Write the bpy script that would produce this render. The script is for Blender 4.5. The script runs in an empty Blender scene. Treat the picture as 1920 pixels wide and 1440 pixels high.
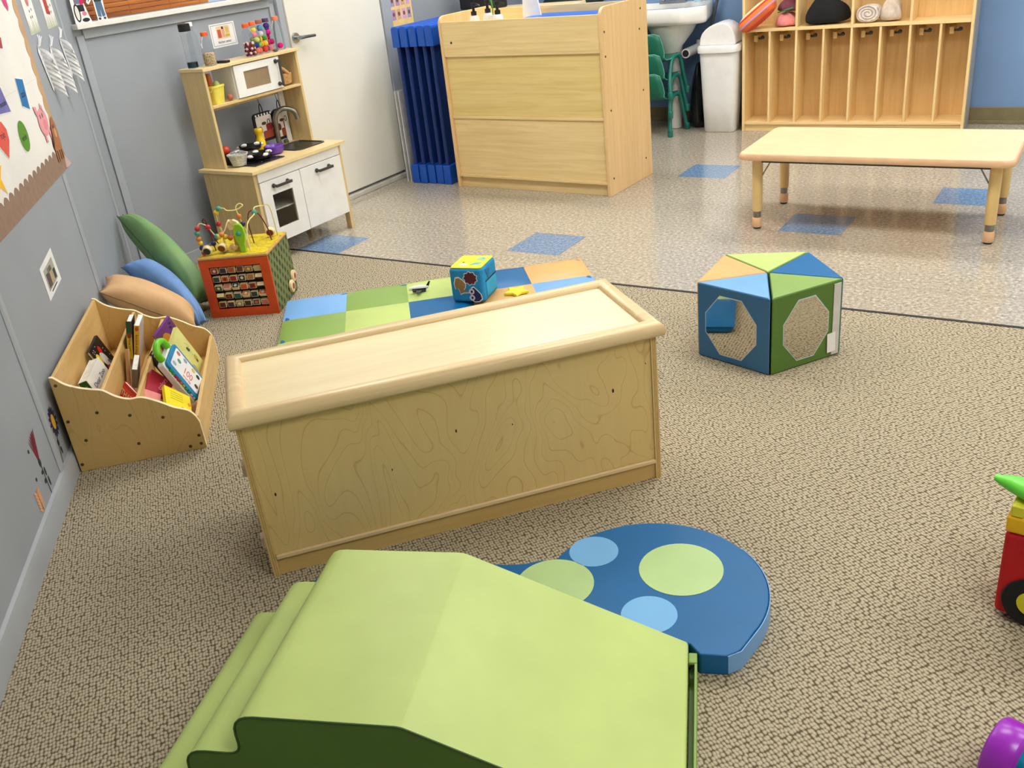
import bpy, bmesh, math, random
from mathutils import Vector, Matrix, Euler, Quaternion
random.seed(7)
SC = bpy.context.scene
COL = SC.collection
R = math.radians
PI = math.pi

# ------------------------------------------------------------------ materials
def lin(c):
    o = []
    for v in c[:3]:
        v = v / 255.0
        o.append(v / 12.92 if v <= 0.04045 else ((v + 0.055) / 1.055) ** 2.4)
    return (o[0], o[1], o[2], 1.0)

class NT:
    def __init__(s, name):
        s.mat = bpy.data.materials.new(name); s.mat.use_nodes = True
        s.t = s.mat.node_tree
        s.b = s.t.nodes['Principled BSDF']
    def n(s, kind, **kw):
        nd = s.t.nodes.new(kind)
        for k, v in kw.items():
            if k in nd.inputs: nd.inputs[k].default_value = v
            else: setattr(nd, k, v)
        return nd
    def l(s, a, b): s.t.links.new(a, b)
    def coord(s, scale=(1, 1, 1), rot=(0, 0, 0)):
        tc = s.n('ShaderNodeTexCoord'); mp = s.n('ShaderNodeMapping')
        mp.inputs['Scale'].default_value = scale; mp.inputs['Rotation'].default_value = rot
        s.l(tc.outputs['Object'], mp.inputs['Vector'])
        return mp.outputs['Vector']
    def noise(s, vec, scale, detail=2.0, rough=0.5, dist=0.0):
        nd = s.n('ShaderNodeTexNoise'); nd.inputs['Scale'].default_value = scale
        nd.inputs['Detail'].default_value = detail; nd.inputs['Roughness'].default_value = rough
        nd.inputs['Distortion'].default_value = dist
        s.l(vec, nd.inputs['Vector']); return nd.outputs[0]
    def math(s, op, a, b=None, c=None):
        nd = s.n('ShaderNodeMath'); nd.operation = op
        for i, v in enumerate((a, b, c)):
            if v is None: continue
            if isinstance(v, (int, float)): nd.inputs[i].default_value = v
            else: s.l(v, nd.inputs[i])
        return nd.outputs[0]
    def ramp(s, fac, stops, interp='LINEAR'):
        nd = s.n('ShaderNodeValToRGB'); cr = nd.color_ramp; cr.interpolation = interp
        while len(cr.elements) < len(stops): cr.elements.new(0.5)
        for e, (p, c) in zip(cr.elements, stops):
            e.position = p; e.color = lin(c) if len(c) == 3 else c
        s.l(fac, nd.inputs[0]); return nd.outputs[0]
    def mix(s, fac, a, b, mode='MIX'):
        nd = s.n('ShaderNodeMix'); nd.data_type = 'RGBA'; nd.blend_type = mode
        for v, i in ((fac, 0), (a, 6), (b, 7)):
            if isinstance(v, (int, float)): nd.inputs[i].default_value = v
            elif isinstance(v, tuple): nd.inputs[i].default_value = lin(v) if len(v) == 3 else v
            else: s.l(v, nd.inputs[i])
        return nd.outputs[2]
    def bump(s, h, strength=0.3, dist=0.002):
        nd = s.n('ShaderNodeBump'); nd.inputs['Strength'].default_value = strength
        nd.inputs['Distance'].default_value = dist
        s.l(h, nd.inputs['Height']); s.l(nd.outputs[0], s.b.inputs['Normal'])
    def base(s, c):
        if isinstance(c, tuple): s.b.inputs['Base Color'].default_value = lin(c)
        else: s.l(c, s.b.inputs['Base Color'])
    def set(s, rough=0.5, metal=0.0, spec=0.5, **kw):
        s.b.inputs['Roughness'].default_value = rough; s.b.inputs['Metallic'].default_value = metal
        s.b.inputs['Specular IOR Level'].default_value = spec
        for k, v in kw.items(): s.b.inputs[k.replace('_', ' ')].default_value = v
        return s.mat

_cache = {}
def plain(name, c, rough=0.5, metal=0.0, var=0.06, vs=14.0, bump=0.0, bs=300.0, spec=0.5, **kw):
    """a procedural single-colour material: a little noise in the colour and the surface"""
    if name in _cache: return _cache[name]
    t = NT(name); v = t.coord()
    nz = t.noise(v, vs, 3.0)
    d = tuple(max(0, x * (1 - var)) for x in c); u = tuple(min(255, x * (1 + var * 0.6)) for x in c)
    t.base(t.ramp(nz, [(0.3, d), (0.7, u)]))
    if bump: t.bump(t.noise(v, bs, 2.0), bump, 0.001)
    _cache[name] = t.set(rough, metal, spec, **kw)
    return _cache[name]

def birch(name, c, dark, scale=(2.2, 2.2, 1.1), rings=11.0, line=0.16, rough=0.38, rot=(0, 0, 0), fine=(60, 60, 4)):
    """rotary-cut plywood: contour-shaped growth lines plus a fine fibre streak"""
    t = NT(name); v = t.coord(scale, rot)
    h = t.noise(v, 1.4, 2.0, 0.45, 0.5)
    fr = t.math('FRACT', t.math('MULTIPLY', h, rings))
    ln = t.ramp(fr, [(0.0, (255, 255, 255)), (line * 0.45, (60, 60, 60)), (line, (0, 0, 0)), (0.97, (40, 40, 40)), (1.0, (255, 255, 255))])
    f = t.noise(t.coord(fine, rot), 1.0, 3.0)
    big = t.noise(t.coord((1, 1, 1)), 2.2, 2.0)
    c0 = t.mix(big, tuple(x * 0.94 for x in c), tuple(min(255, x * 1.05) for x in c))
    c1 = t.mix(t.math('MULTIPLY', f, 0.22), c0, dark)
    t.base(t.mix(t.math('MULTIPLY', ln, 0.62), c1, dark))
    return t.set(rough)

def grain(name, c, dark, stretch=(3, 60, 60), amt=0.5, rough=0.4, spec=0.5):
    """straight-grained or laminate wood, streaks along the axis with the small factor"""
    t = NT(name); v = t.coord(stretch)
    f = t.noise(v, 1.0, 4.0, 0.6, 0.6)
    big = t.noise(t.coord(tuple(x * 0.12 for x in stretch)), 1.0, 2.0)
    k = t.ramp(f, [(0.35, (0, 0, 0)), (0.72, (255, 255, 255))])
    c0 = t.mix(big, tuple(x * 0.95 for x in c), tuple(min(255, x * 1.04) for x in c))
    t.base(t.mix(t.math('MULTIPLY', k, amt), c0, dark))
    return t.set(rough, 0, spec)

def glassy(name, tint=(255, 255, 255), rough=0.03):
    if name in _cache: return _cache[name]
    t = NT(name); nz = t.noise(t.coord(), 20.0)
    t.base(t.ramp(nz, [(0.3, tuple(x * 0.97 for x in tint)), (0.7, tint)]))
    t.b.inputs['Transmission Weight'].default_value = 1.0
    t.b.inputs['IOR'].default_value = 1.09
    _cache[name] = t.set(rough)
    return _cache[name]

# ------------------------------------------------------------------ mesh building
class MB:
    def __init__(s): s.bm = bmesh.new(); s.m = 0
    def _f(s, vs, m=None):
        try:
            f = s.bm.faces.new(vs); f.material_index = s.m if m is None else m; return f
        except ValueError: return None
    def box(s, a, b, m=None, M=None):
        x0, y0, z0 = a; x1, y1, z1 = b
        P = [(x0,y0,z0),(x1,y0,z0),(x1,y1,z0),(x0,y1,z0),(x0,y0,z1),(x1,y0,z1),(x1,y1,z1),(x0,y1,z1)]
        v = [s.bm.verts.new(M @ Vector(p) if M else p) for p in P]
        for q in ((3,2,1,0),(4,5,6,7),(0,1,5,4),(1,2,6,5),(2,3,7,6),(3,0,4,7)): s._f([v[i] for i in q], m)
        return s
    def poly(s, pts, m=None, M=None):
        s._f([s.bm.verts.new(M @ Vector(p) if M else p) for p in pts], m); return s
    def prism(s, pts, lo, hi, axis='z', m=None, M=None, mside=None):
        def mk(p, h):
            q = {'z': (p[0], p[1], h), 'y': (p[0], h, p[1]), 'x': (h, p[0], p[1])}[axis]
            return s.bm.verts.new(M @ Vector(q) if M else q)
        a = [mk(p, lo) for p in pts]; b = [mk(p, hi) for p in pts]
        s._f(a[::-1], m); s._f(b, m)
        n = len(pts)
        for i in range(n): s._f([a[i], a[(i+1) % n], b[(i+1) % n], b[i]], m if mside is None else mside)
        return s
    def rings(s, rs, m=None, cap=True, closed=False):
        V = [[s.bm.verts.new(p) for p in r] for r in rs]; n = len(rs[0])
        k = len(V)
        for i in range(k if closed else k - 1):
            A, B = V[i], V[(i+1) % k]
            for j in range(n): s._f([A[j], A[(j+1) % n], B[(j+1) % n], B[j]], m)
        if cap and not closed: s._f(V[0][::-1], m); s._f(V[-1], m)
        return s
    def tube(s, pts, r, seg=8, m=None, closed=False, cap=True):
        pts = [Vector(p) for p in pts]; n = len(pts)
        rad = r if isinstance(r, (list, tuple)) else [r] * n
        up = None; rs = []
        for i, p in enumerate(pts):
            if closed: t = pts[(i+1) % n] - pts[i-1]
            else: t = pts[min(i+1, n-1)] - pts[max(i-1, 0)]
            t.normalize()
            if up is None:
                up = t.cross(Vector((0, 0, 1)))
                if up.length < 0.05: up = t.cross(Vector((1, 0, 0)))
                up.normalize()
            up = up - t * up.dot(t)
            if up.length < 1e-6: up = t.orthogonal()
            up.normalize(); w = t.cross(up)
            rs.append([p + (up * math.cos(2*PI*k/seg) + w * math.sin(2*PI*k/seg)) * rad[i] for k in range(seg)])
        return s.rings(rs, m, cap, closed)
    def cyl(s, p0, p1, r0, r1=None, seg=20, m=None):
        return s.tube([p0, p1], [r0, r0 if r1 is None else r1], seg, m)
    def lathe(s, prof, c=(0, 0, 0), seg=24, m=None, M=None, cap=True):
        rs = []
        for r, z in prof:
            ring = [Vector((c[0] + max(r, 1e-4) * math.cos(2*PI*k/seg), c[1] + max(r, 1e-4) * math.sin(2*PI*k/seg), c[2] + z)) for k in range(seg)]
            rs.append([M @ p for p in ring] if M else ring)
        return s.rings(rs, m, cap)
    def ball(s, c, r, seg=12, m=None, sc=(1, 1, 1)):
        k = max(6, seg // 2 + 2)
        rs = []
        for i in range(1, k):
            a = PI * i / k
            rs.append([(c[0] + sc[0]*r*math.sin(a)*math.cos(2*PI*j/seg), c[1] + sc[1]*r*math.sin(a)*math.sin(2*PI*j/seg), c[2] - sc[2]*r*math.cos(a)) for j in range(seg)])
        return s.rings(rs, m)
    def build(s, name, mats, parent=None, bevel=0.0, sharp=40, sub=0, seg=2, M=None, label=None):
        bm = s.bm
        bmesh.ops.recalc_face_normals(bm, faces=bm.faces[:])
        if M: bmesh.ops.transform(bm, matrix=M, verts=bm.verts[:])
        for f in bm.faces: f.smooth = True
        for e in bm.edges:
            if len(e.link_faces) == 2 and e.calc_face_angle(0) > R(sharp): e.smooth = False
        me = bpy.data.meshes.new(name); bm.to_mesh(me); bm.free()
        for mt in (mats if isinstance(mats, (list, tuple)) else [mats]): me.materials.append(mt)
        o = bpy.data.objects.new(name, me); COL.objects.link(o)
        if parent is not None: o.parent = parent
        if bevel:
            md = o.modifiers.new('edge', 'BEVEL'); md.width = bevel; md.segments = seg
            md.limit_method = 'ANGLE'; md.angle_limit = R(40); md.harden_normals = True
        if sub:
            md = o.modifiers.new('sub', 'SUBSURF'); md.levels = sub; md.render_levels = sub
        if label: o['label'] = label
        return o

def tag(o, label, cat, group=None, kind=None):
    o['label'] = label; o['category'] = cat
    if group: o['group'] = group
    if kind: o['kind'] = kind
    return o
def T(name, label, cat, loc=(0, 0, 0), rz=0.0, group=None, rot=None):
    o = bpy.data.objects.new(name, None); o.empty_display_size = 0.05; COL.objects.link(o)
    o.location = loc; o.rotation_euler = rot if rot else (0, 0, R(rz))
    return tag(o, label, cat, group)
def S(o): o['kind'] = 'structure'; return o
def place(o, loc, rz=0.0): o.location = loc; o.rotation_euler = (0, 0, R(rz)); return o
def dup(root, loc, rz, label, group=None):
    r = root.copy(); COL.objects.link(r); r.location = loc; r.rotation_euler = (0, 0, R(rz)); r['label'] = label
    if group: r['group'] = group
    for ch in list(root.children):
        c = ch.copy(); COL.objects.link(c); c.parent = r
        for g in list(ch.children):
            d = g.copy(); COL.objects.link(d); d.parent = c
    return r
def basis(c, u, v):
    """matrix whose x is u, y is -v made square, z the visible normal"""
    u = Vector(u).normalized(); v = Vector(v); v = (v - u * v.dot(u)).normalized()
    y = -v; z = u.cross(y)
    M = Matrix((u, y, z)).transposed().to_4x4(); M.translation = Vector(c); return M
def lettering(name, body, size, M, mat, parent, extrude=0.0004, align='CENTER', sx=1.0):
    cu = bpy.data.curves.new(name, 'FONT'); cu.body = body; cu.size = size; cu.extrude = extrude
    cu.align_x = align; cu.align_y = 'CENTER'; cu.resolution_u = 3
    tmp = bpy.data.objects.new(name, cu); COL.objects.link(tmp)
    me = bpy.data.meshes.new_from_object(tmp.evaluated_get(bpy.context.evaluated_depsgraph_get()))
    bpy.data.objects.remove(tmp); bpy.data.curves.remove(cu)
    me.transform(M @ Matrix.Diagonal((sx, 1, 1, 1))); me.materials.clear(); me.materials.append(mat); me.name = name
    o = bpy.data.objects.new(name, me); COL.objects.link(o); o.parent = parent
    return o
def superpts(a, b, n, e=4.0):
    """rounded rectangle outline as a superellipse"""
    out = []
    for k in range(n):
        t = 2*PI*k/n; c, s_ = math.cos(t), math.sin(t)
        out.append((a * math.copysign(abs(c) ** (2/e), c), b * math.copysign(abs(s_) ** (2/e), s_)))
    return out
def rrect(x0, y0, x1, y1, r, k=4):
    out = []
    for cx, cy, a0 in ((x1-r, y1-r, 0), (x0+r, y1-r, 90), (x0+r, y0+r, 180), (x1-r, y0+r, 270)):
        for i in range(k+1):
            a = R(a0 + 90*i/k); out.append((cx + r*math.cos(a), cy + r*math.sin(a)))
    return out
def smooth_path(pts, n=6):
    """Catmull-Rom through 3-D points"""
    P = [Vector(p) for p in pts]; P = [P[0]*2 - P[1]] + P + [P[-1]*2 - P[-2]]; out = []
    for i in range(1, len(P) - 2):
        for k in range(n):
            t = k / n; a, b, c, d = P[i-1], P[i], P[i+1], P[i+2]
            out.append(0.5 * ((2*b) + (c - a)*t + (2*a - 5*b + 4*c - d)*t*t + (3*b - a - 3*c + d)*t**3))
    out.append(P[-2]); return out

# ------------------------------------------------------------------ shared materials
M = {}
M['white_plastic'] = plain('white_plastic', (236, 236, 234), 0.32, var=0.02)
M['white_lacquer'] = plain('white_lacquer', (238, 237, 232), 0.3, var=0.02)
M['porcelain'] = plain('porcelain', (240, 240, 234), 0.12, var=0.02)
M['black'] = plain('black_plastic', (18, 18, 20), 0.4, var=0.2)
M['dark_grey'] = plain('dark_grey_metal', (58, 57, 54), 0.4, var=0.1)
M['chrome'] = plain('chrome', (190, 190, 190), 0.18, 1.0, var=0.04)
M['steel'] = plain('brushed_steel', (150, 146, 138), 0.35, 1.0, var=0.08, vs=60)
M['paper'] = plain('white_paper', (240, 240, 238), 0.7, var=0.02)
M['ink'] = plain('black_ink', (30, 28, 32), 0.7, var=0.1)
M['duktig'] = grain('pale_birch_veneer', (222, 196, 140), (196, 164, 104), (50, 50, 3), 0.45, 0.42)
M['wood_light'] = grain('pale_maple', (243, 222, 172), (222, 192, 134), (2.5, 60, 60), 0.4, 0.32)
M['screw'] = plain('screw_metal', (105, 88, 60), 0.35, 0.9, var=0.1)
M['hole'] = plain('dark_screw_cap', (58, 42, 26), 0.6, var=0.1)
def vinyl(name, c, rough=0.42): return plain(name, c, rough, var=0.035, vs=5.0, bump=0.08, bs=700.0, spec=0.4)
M['v_lime'] = vinyl('lime_vinyl', (190, 210, 122))
M['v_green'] = vinyl('mid_green_vinyl', (136, 168, 84))
M['v_dkgreen'] = vinyl('forest_green_vinyl', (84, 122, 48), 0.5)
M['v_blue'] = vinyl('deep_blue_vinyl', (4, 100, 158))
M['v_sky'] = vinyl('sky_blue_vinyl', (120, 172, 226))
M['v_tan'] = vinyl('tan_vinyl', (222, 174, 112))
M['v_slate'] = vinyl('slate_blue_vinyl', (58, 112, 160), 0.5)
def flat(name, c, rough=0.6): return plain('c_' + name, c, rough, var=0.05)
# ------------------------------------------------------------------ the room
CX, BY, RX, FY, CZ = -4.22, 6.95, 2.7, -2.2, 2.62
DX, DY = -0.71588, 0.69822                       # the slanted wall runs this way, seen from the camera end
NX, NY = 0.69822, 0.71588
COR = (-4.22, 2.819)                             # where the slanted wall meets the left wall
WANG = math.degrees(math.atan2(-DY, -DX))        # x of the slanted-wall frame runs from the corner to the camera

# floor: vinyl tiles beyond the seam (one mesh), bare slab under the carpet
t = NT('speckled_vinyl_tile'); v = t.coord()
nz = t.noise(v, 62.0, 4.0, 0.75); n2 = t.noise(v, 40.0, 2.0); n3 = t.noise(v, 1.3, 2.0)
vo = t.n('ShaderNodeTexVoronoi'); vo.inputs['Scale'].default_value = 130.0; t.l(v, vo.inputs['Vector'])
sp = t.ramp(nz, [(0.32, (96, 84, 68)), (0.43, (156, 145, 128)), (0.56, (186, 177, 160)), (0.68, (232, 228, 218))])
sp = t.mix(t.math('MULTIPLY', n2, 0.2), sp, (172, 160, 142))
t.base(t.mix(t.math('MULTIPLY', n3, 0.3), sp, (190, 182, 166)))
floor_m = t.set(0.13, 0, 0.5)
t = NT('blue_vinyl_tile'); v = t.coord()
nz = t.noise(v, 66.0, 4.0, 0.75)
t.base(t.ramp(nz, [(0.3, (78, 104, 140)), (0.5, (110, 140, 176)), (0.72, (160, 186, 208))]))
blue_m = t.set(0.14)
seam_m = plain('tile_joint', (150, 136, 112), 0.5)
b = MB(); GX, GY, GS = -2.5678, 3.8284, 0.3048
blue = {(0, 0), (1, 5), (4, 2), (6, 4), (-4, -1), (-3, 4), (9, 1)}
SEAM = 3.545
for i in range(-6, 18):
    for j in range(-1, 11):
        x0, y0 = GX + i*GS, GY + j*GS; x1, y1 = x0 + GS, y0 + GS
        x0 = max(x0, CX - 0.1); x1 = min(x1, RX + 0.1); y0 = max(y0, SEAM); y1 = min(y1, BY + 0.1)
        if x1 <= x0 or y1 <= y0: continue
        g = 0.0009; mi = 1 if (i, j) in blue else 0
        b.poly([(x0+g, y0+g, 0), (x1-g, y0+g, 0), (x1-g, y1-g, 0), (x0+g, y1-g, 0)], mi)
        b.poly([(x0, y0, -0.0006), (x1, y0, -0.0006), (x1, y1, -0.0006), (x0, y1, -0.0006)], 2)
b.box((CX-0.1, SEAM, -0.12), (RX+0.1, BY+0.1, -0.004), 2)
b.box((-5.0, FY-0.1, -0.12), (RX+0.1, SEAM, -0.011), 2)
S(b.build('floor', [floor_m, blue_m, seam_m]))

# carpet: looped pile in slanting rows
t = NT('looped_carpet'); v = t.coord((1, 1, 1), (0, 0, R(38)))
wob = t.noise(v, 30.0, 2.0)
add = t.n('ShaderNodeVectorMath'); add.operation = 'MULTIPLY_ADD'
wv = t.n('ShaderNodeTexNoise'); wv.inputs['Scale'].default_value = 55.0; t.l(v, wv.inputs['Vector'])
t.l(wv.outputs[1], add.inputs[0]); add.inputs[1].default_value = (0.006, 0.006, 0.0); t.l(v, add.inputs[2])
st = t.n('ShaderNodeMapping'); st.inputs['Scale'].default_value = (88, 128, 1); t.l(add.outputs[0], st.inputs['Vector'])
vo = t.n('ShaderNodeTexVoronoi'); vo.inputs['Scale'].default_value = 1.0; vo.inputs['Randomness'].default_value = 0.42
vo.voronoi_dimensions = '2D'; t.l(st.outputs[0], vo.inputs['Vector'])
dd = vo.outputs['Distance']
loop = t.ramp(dd, [(0.0, (206, 196, 172)), (0.30, (192, 180, 155)), (0.48, (150, 137, 112)), (0.60, (84, 72, 53)), (0.80, (52, 43, 30))])
tone = t.noise(v, 260.0, 2.0); big = t.noise(v, 0.9, 3.0)
c1 = t.mix(t.math('MULTIPLY', tone, 0.30), loop, (146, 134, 110))
t.base(t.mix(t.math('MULTIPLY', big, 0.16), c1, (134, 124, 102)))
t.bump(t.math('SUBTRACT', 1.0, dd), 0.55, 0.004)
carpet_m = t.set(0.92, 0, 0.15)
b = MB(); k = 0.03
P = [(RX, FY), (RX, SEAM-0.012), (CX, SEAM-0.012), (CX, COR[1])]
tt = (FY - COR[1]) / (-DY); P.append((COR[0] - DX*tt, FY))
b.prism(P, -0.010, 0.0)
S(b.build('carpet', carpet_m))
b = MB(); b.box((CX, SEAM-0.012, -0.009), (RX, SEAM+0.004, 0.0025))
S(b.build('trim_1', plain('black_seam_strip', (38, 34, 30), 0.5), bevel=0.001))

wall_g = plain('grey_wall_paint', (158, 164, 171), 0.55, var=0.025, vs=3.0, bump=0.05, bs=250.0)
trim_g = plain('grey_trim_paint', (168, 174, 180), 0.4, var=0.025, vs=6.0)
wall_b = plain('blue_wall_paint', (120, 152, 194), 0.5, var=0.025, vs=3.0, bump=0.04, bs=250.0)
wall_w = plain('off_white_wall_paint', (226, 222, 212), 0.6, var=0.02, vs=3.0)
# left wall: window opening y 2.90..4.10 above z 1.29; the door stands in front of it
WT = 0.10
b = MB()
b.box((CX-WT, COR[1]-0.06, 0), (CX, 2.93, CZ)); b.box((CX-WT, 2.93, 0), (CX, 4.10, 1.275))
b.box((CX-WT, 2.93, 2.35), (CX, 4.10, CZ)); b.box((CX-WT, 4.10, 0), (CX, BY+WT, CZ))
S(b.build('wall_left', wall_g))
L = (RX - COR[0]) / -DX
b = MB(); b.box((-0.10, -WT, 0), (tt + 0.1, 0, CZ))
w = b.build('wall_corner', wall_g); place(w, (COR[0], COR[1], 0), WANG); S(w)
b = MB(); b.box((CX-WT, BY, 0), (RX+WT, BY+WT, CZ)); S(b.build('wall_back', wall_b))
b = MB(); b.box((RX, FY-WT, 0), (RX+WT, BY, CZ)); S(b.build('wall_right', wall_w))
ex = COR[0] - DX*tt
b = MB(); b.box((ex-0.1, FY-WT, 0), (RX, FY, CZ)); S(b.build('wall_front', wall_w))
b = MB(); b.box((CX-1.0, FY-WT, CZ), (RX+WT, BY+WT, CZ+0.08))
S(b.build('ceiling', plain('ceiling_tile', (238, 238, 234), 0.9, var=0.03, vs=40.0, bump=0.2, bs=160.0)))
# skirting
b = MB(); b.prism([(0, 0), (0.016, 0), (0.016, 0.062), (0.010, 0.078), (0, 0.082)], 0.0, tt-0.02, 'x', M=None)
o = b.build('baseboard_corner', trim_g); place(o, (COR[0]+0.0, COR[1], 0), WANG); S(o)
b = MB(); b.box((CX, COR[1]+0.02, 0), (CX+0.014, 4.17, 0.075)); b.box((CX, 5.20, 0), (CX+0.014, BY, 0.075)); S(b.build('baseboard_left', trim_g, bevel=0.003))
b = MB(); b.box((CX, BY-0.014, 0), (RX, BY, 0.105)); b.box((CX, BY-0.03, 0), (RX, BY-0.014, 0.022))
S(b.build('baseboard_back', plain('olive_rubber_base', (128, 118, 84), 0.45), bevel=0.003))
# battens on the slanted wall
for k_, (t0, t1) in enumerate(((0.862, 0.912), (2.092, 2.14), (0.02, 0.055))):
    b = MB(); b.prism([(t0, 0), (t1, 0), (t1, 0.003), (t1-0.010, 0.007), (t0+0.010, 0.007), (t0, 0.003)], 0.082, 0.783 if k_ == 0 else CZ, 'z')
    o = b.build('trim_%d' % (k_+2), trim_g, sharp=20); place(o, (COR[0], COR[1], 0), WANG); S(o)
b = MB(); b.box((CX, 2.865, 0.076), (CX+0.010, 2.905, 1.24)); b.box((CX, 4.13, 0.076), (CX+0.010, 4.165, 1.24))
b.box((CX, 2.905, 1.222), (CX+0.012, 4.13, 1.27)); S(b.build('trim_5', trim_g, bevel=0.003))

# window with a slatted bamboo blind
b = MB()
b.box((CX-0.02, 2.86, 1.268), (CX+0.045, 4.14, 1.292)); b.box((CX-0.1, 2.93, 1.275), (CX, 2.95, 2.35)); b.box((CX-0.1, 4.08, 1.275), (CX, 4.10, 2.35))
b.box((CX-0.1, 2.95, 2.33), (CX, 4.08, 2.35))
win = S(b.build('window_1', plain('cream_sill_paint', (232, 230, 222), 0.4, var=0.02), bevel=0.003))
b = MB(); b.box((CX-0.085, 2.95, 1.292), (CX-0.078, 4.08, 2.33))
t = NT('hazy_window_glass'); nz = t.noise(t.coord(), 4.0); t.base(t.ramp(nz, [(0.3, (160, 182, 210)), (0.7, (186, 202, 222))])); gl = t.set(0.12)
o = b.build('pane', gl, win)
t = NT('bamboo_slats'); v = t.coord((2, 2, 60)); nz = t.noise(v, 1.0, 3.0)
t.base(t.ramp(nz, [(0.3, (128, 68, 20)), (0.55, (178, 104, 36)), (0.75, (206, 138, 62))])); bam = t.set(0.5)
b = MB()
z = 1.294
while z < 2.30:
    b.box((CX-0.066, 2.955, z), (CX-0.060, 3.76, z+0.0205)); z += 0.0225
for y in (3.05, 3.25, 3.5, 3.7): b.box((CX-0.060, y, 1.294), (CX-0.0585, y+0.003, 2.32))
b.box((CX-0.07, 2.953, 2.29), (CX-0.045, 3.765, 2.33))
tag(b.build('bamboo_blind', bam), 'brown bamboo slat blind in the window above the grey wall', 'blind')

# cream door, frame and threshold
t = NT('cream_door_paint'); nz = t.noise(t.coord(), 2.0); t.base(t.ramp(nz, [(0.3, (230, 227, 212)), (0.7, (238, 236, 224))])); door_m = t.set(0.35)
d = S(bpy.data.objects.new('door_1', None)); COL.objects.link(d); d.location = (CX, 0, 0)
b = MB(); b.box((0.002, 4.228, 0.045), (0.034, 5.085, 2.1)); b.build('door_panel', door_m, d, bevel=0.003)
b = MB(); b.box((0.0, 4.178, 0.0), (0.026, 4.223, 2.16)); b.box((0.0, 5.09, 0.0), (0.045, 5.16, 2.16)); b.box((0, 4.223, 2.105), (0.026, 5.09, 2.16)); b.box((0.0, 5.165, 0.0), (0.03, 5.20, 2.16))
b.build('door_frame', trim_g, d, bevel=0.004)
b = MB(); b.box((0.0, 4.228, 0.0), (0.05, 5.09, 0.028)); b.build('threshold', plain('pale_threshold', (205, 202, 192), 0.4), d, bevel=0.004)
b = MB(); y0, z0 = 4.264, 1.037
b.cyl((0.034, y0, z0), (0.046, y0, z0), 0.030, 0.027, 24); b.cyl((0.046, y0, z0), (0.085, y0, z0), 0.012, 0.012, 16)
b.tube([(0.085, y0-0.012, z0), (0.087, y0+0.03, z0), (0.085, y0+0.115, z0-0.003)], [0.012, 0.0105, 0.009], 14)
b.build('door_handle', M['chrome'], d, sharp=50)

# fluorescent ceiling panels
lm = bpy.data.materials.new('lit_diffuser'); lm.use_nodes = True
pb = lm.node_tree.nodes['Principled BSDF']; pb.inputs['Base Color'].default_value = (0.9, 0.9, 0.9, 1)
pb.inputs['Emission Color'].default_value = lin((255, 253, 250)); pb.inputs['Emission Strength'].default_value = 15.3
LIGHTS = [(-3.15, 5.35, 'above the cot stack'), (-1.05, 5.55, 'above the low table'), (1.05, 5.55, 'at the back right'),
          (-3.0, 3.2, 'above the activity cube'), (-0.75, 3.2, 'above the pentagon block'), (1.4, 3.2, 'at the right of the room'), (0.9, 0.9, 'added above the photographer to brighten the cabinet front')]  # the last panel is unseen, added to lift the dark cabinet front
for x, y, wh in LIGHTS:
    r = T('ceiling_light', 'white framed fluorescent ceiling panel %s' % wh, 'light', (x, y, CZ), 0, 'fluorescent ceiling panels')
    b = MB(); b.box((-0.61, -0.31, -0.02), (0.61, -0.285, 0)); b.box((-0.61, 0.285, -0.02), (0.61, 0.31, 0)); b.box((-0.61, -0.285, -0.02), (-0.585, 0.285, 0)); b.box((0.585, -0.285, -0.02), (0.61, 0.285, 0))
    b.build('frame', M['white_lacquer'], r)
    b = MB(); b.box((-0.585, -0.285, -0.012), (0.585, 0.285, -0.006)); b.build('diffuser', lm, r)

# camera
cam = bpy.data.cameras.new('camera'); co = bpy.data.objects.new('camera', cam); COL.objects.link(co)
r_ = Vector((0.84733898, 0.52090053, -0.10334066)); u_ = Vector((-0.1518106, 0.42407144, 0.89281407)); f_ = Vector((-0.50889114, 0.74082795, -0.43841048))
co.matrix_world = Matrix(((r_.x, u_.x, -f_.x, 0), (r_.y, u_.y, -f_.y, 0), (r_.z, u_.z, -f_.z, 1.48476983), (0, 0, 0, 1)))
cam.sensor_width = 36.0; cam.lens = 1742.338 / 1920 * 36.0; cam.clip_start = 0.02
SC.camera = co
wd = bpy.data.worlds.new('world'); SC.world = wd; wd.use_nodes = True
wd.node_tree.nodes['Background'].inputs[0].default_value = (0.75, 0.82, 0.95, 1); wd.node_tree.nodes['Background'].inputs[1].default_value = 0.4
SC.view_settings.view_transform = 'Standard'; SC.view_settings.look = 'None'; SC.view_settings.exposure = 0.10; SC.view_settings.gamma = 1.0
SC.view_settings.use_curve_mapping = False
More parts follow.
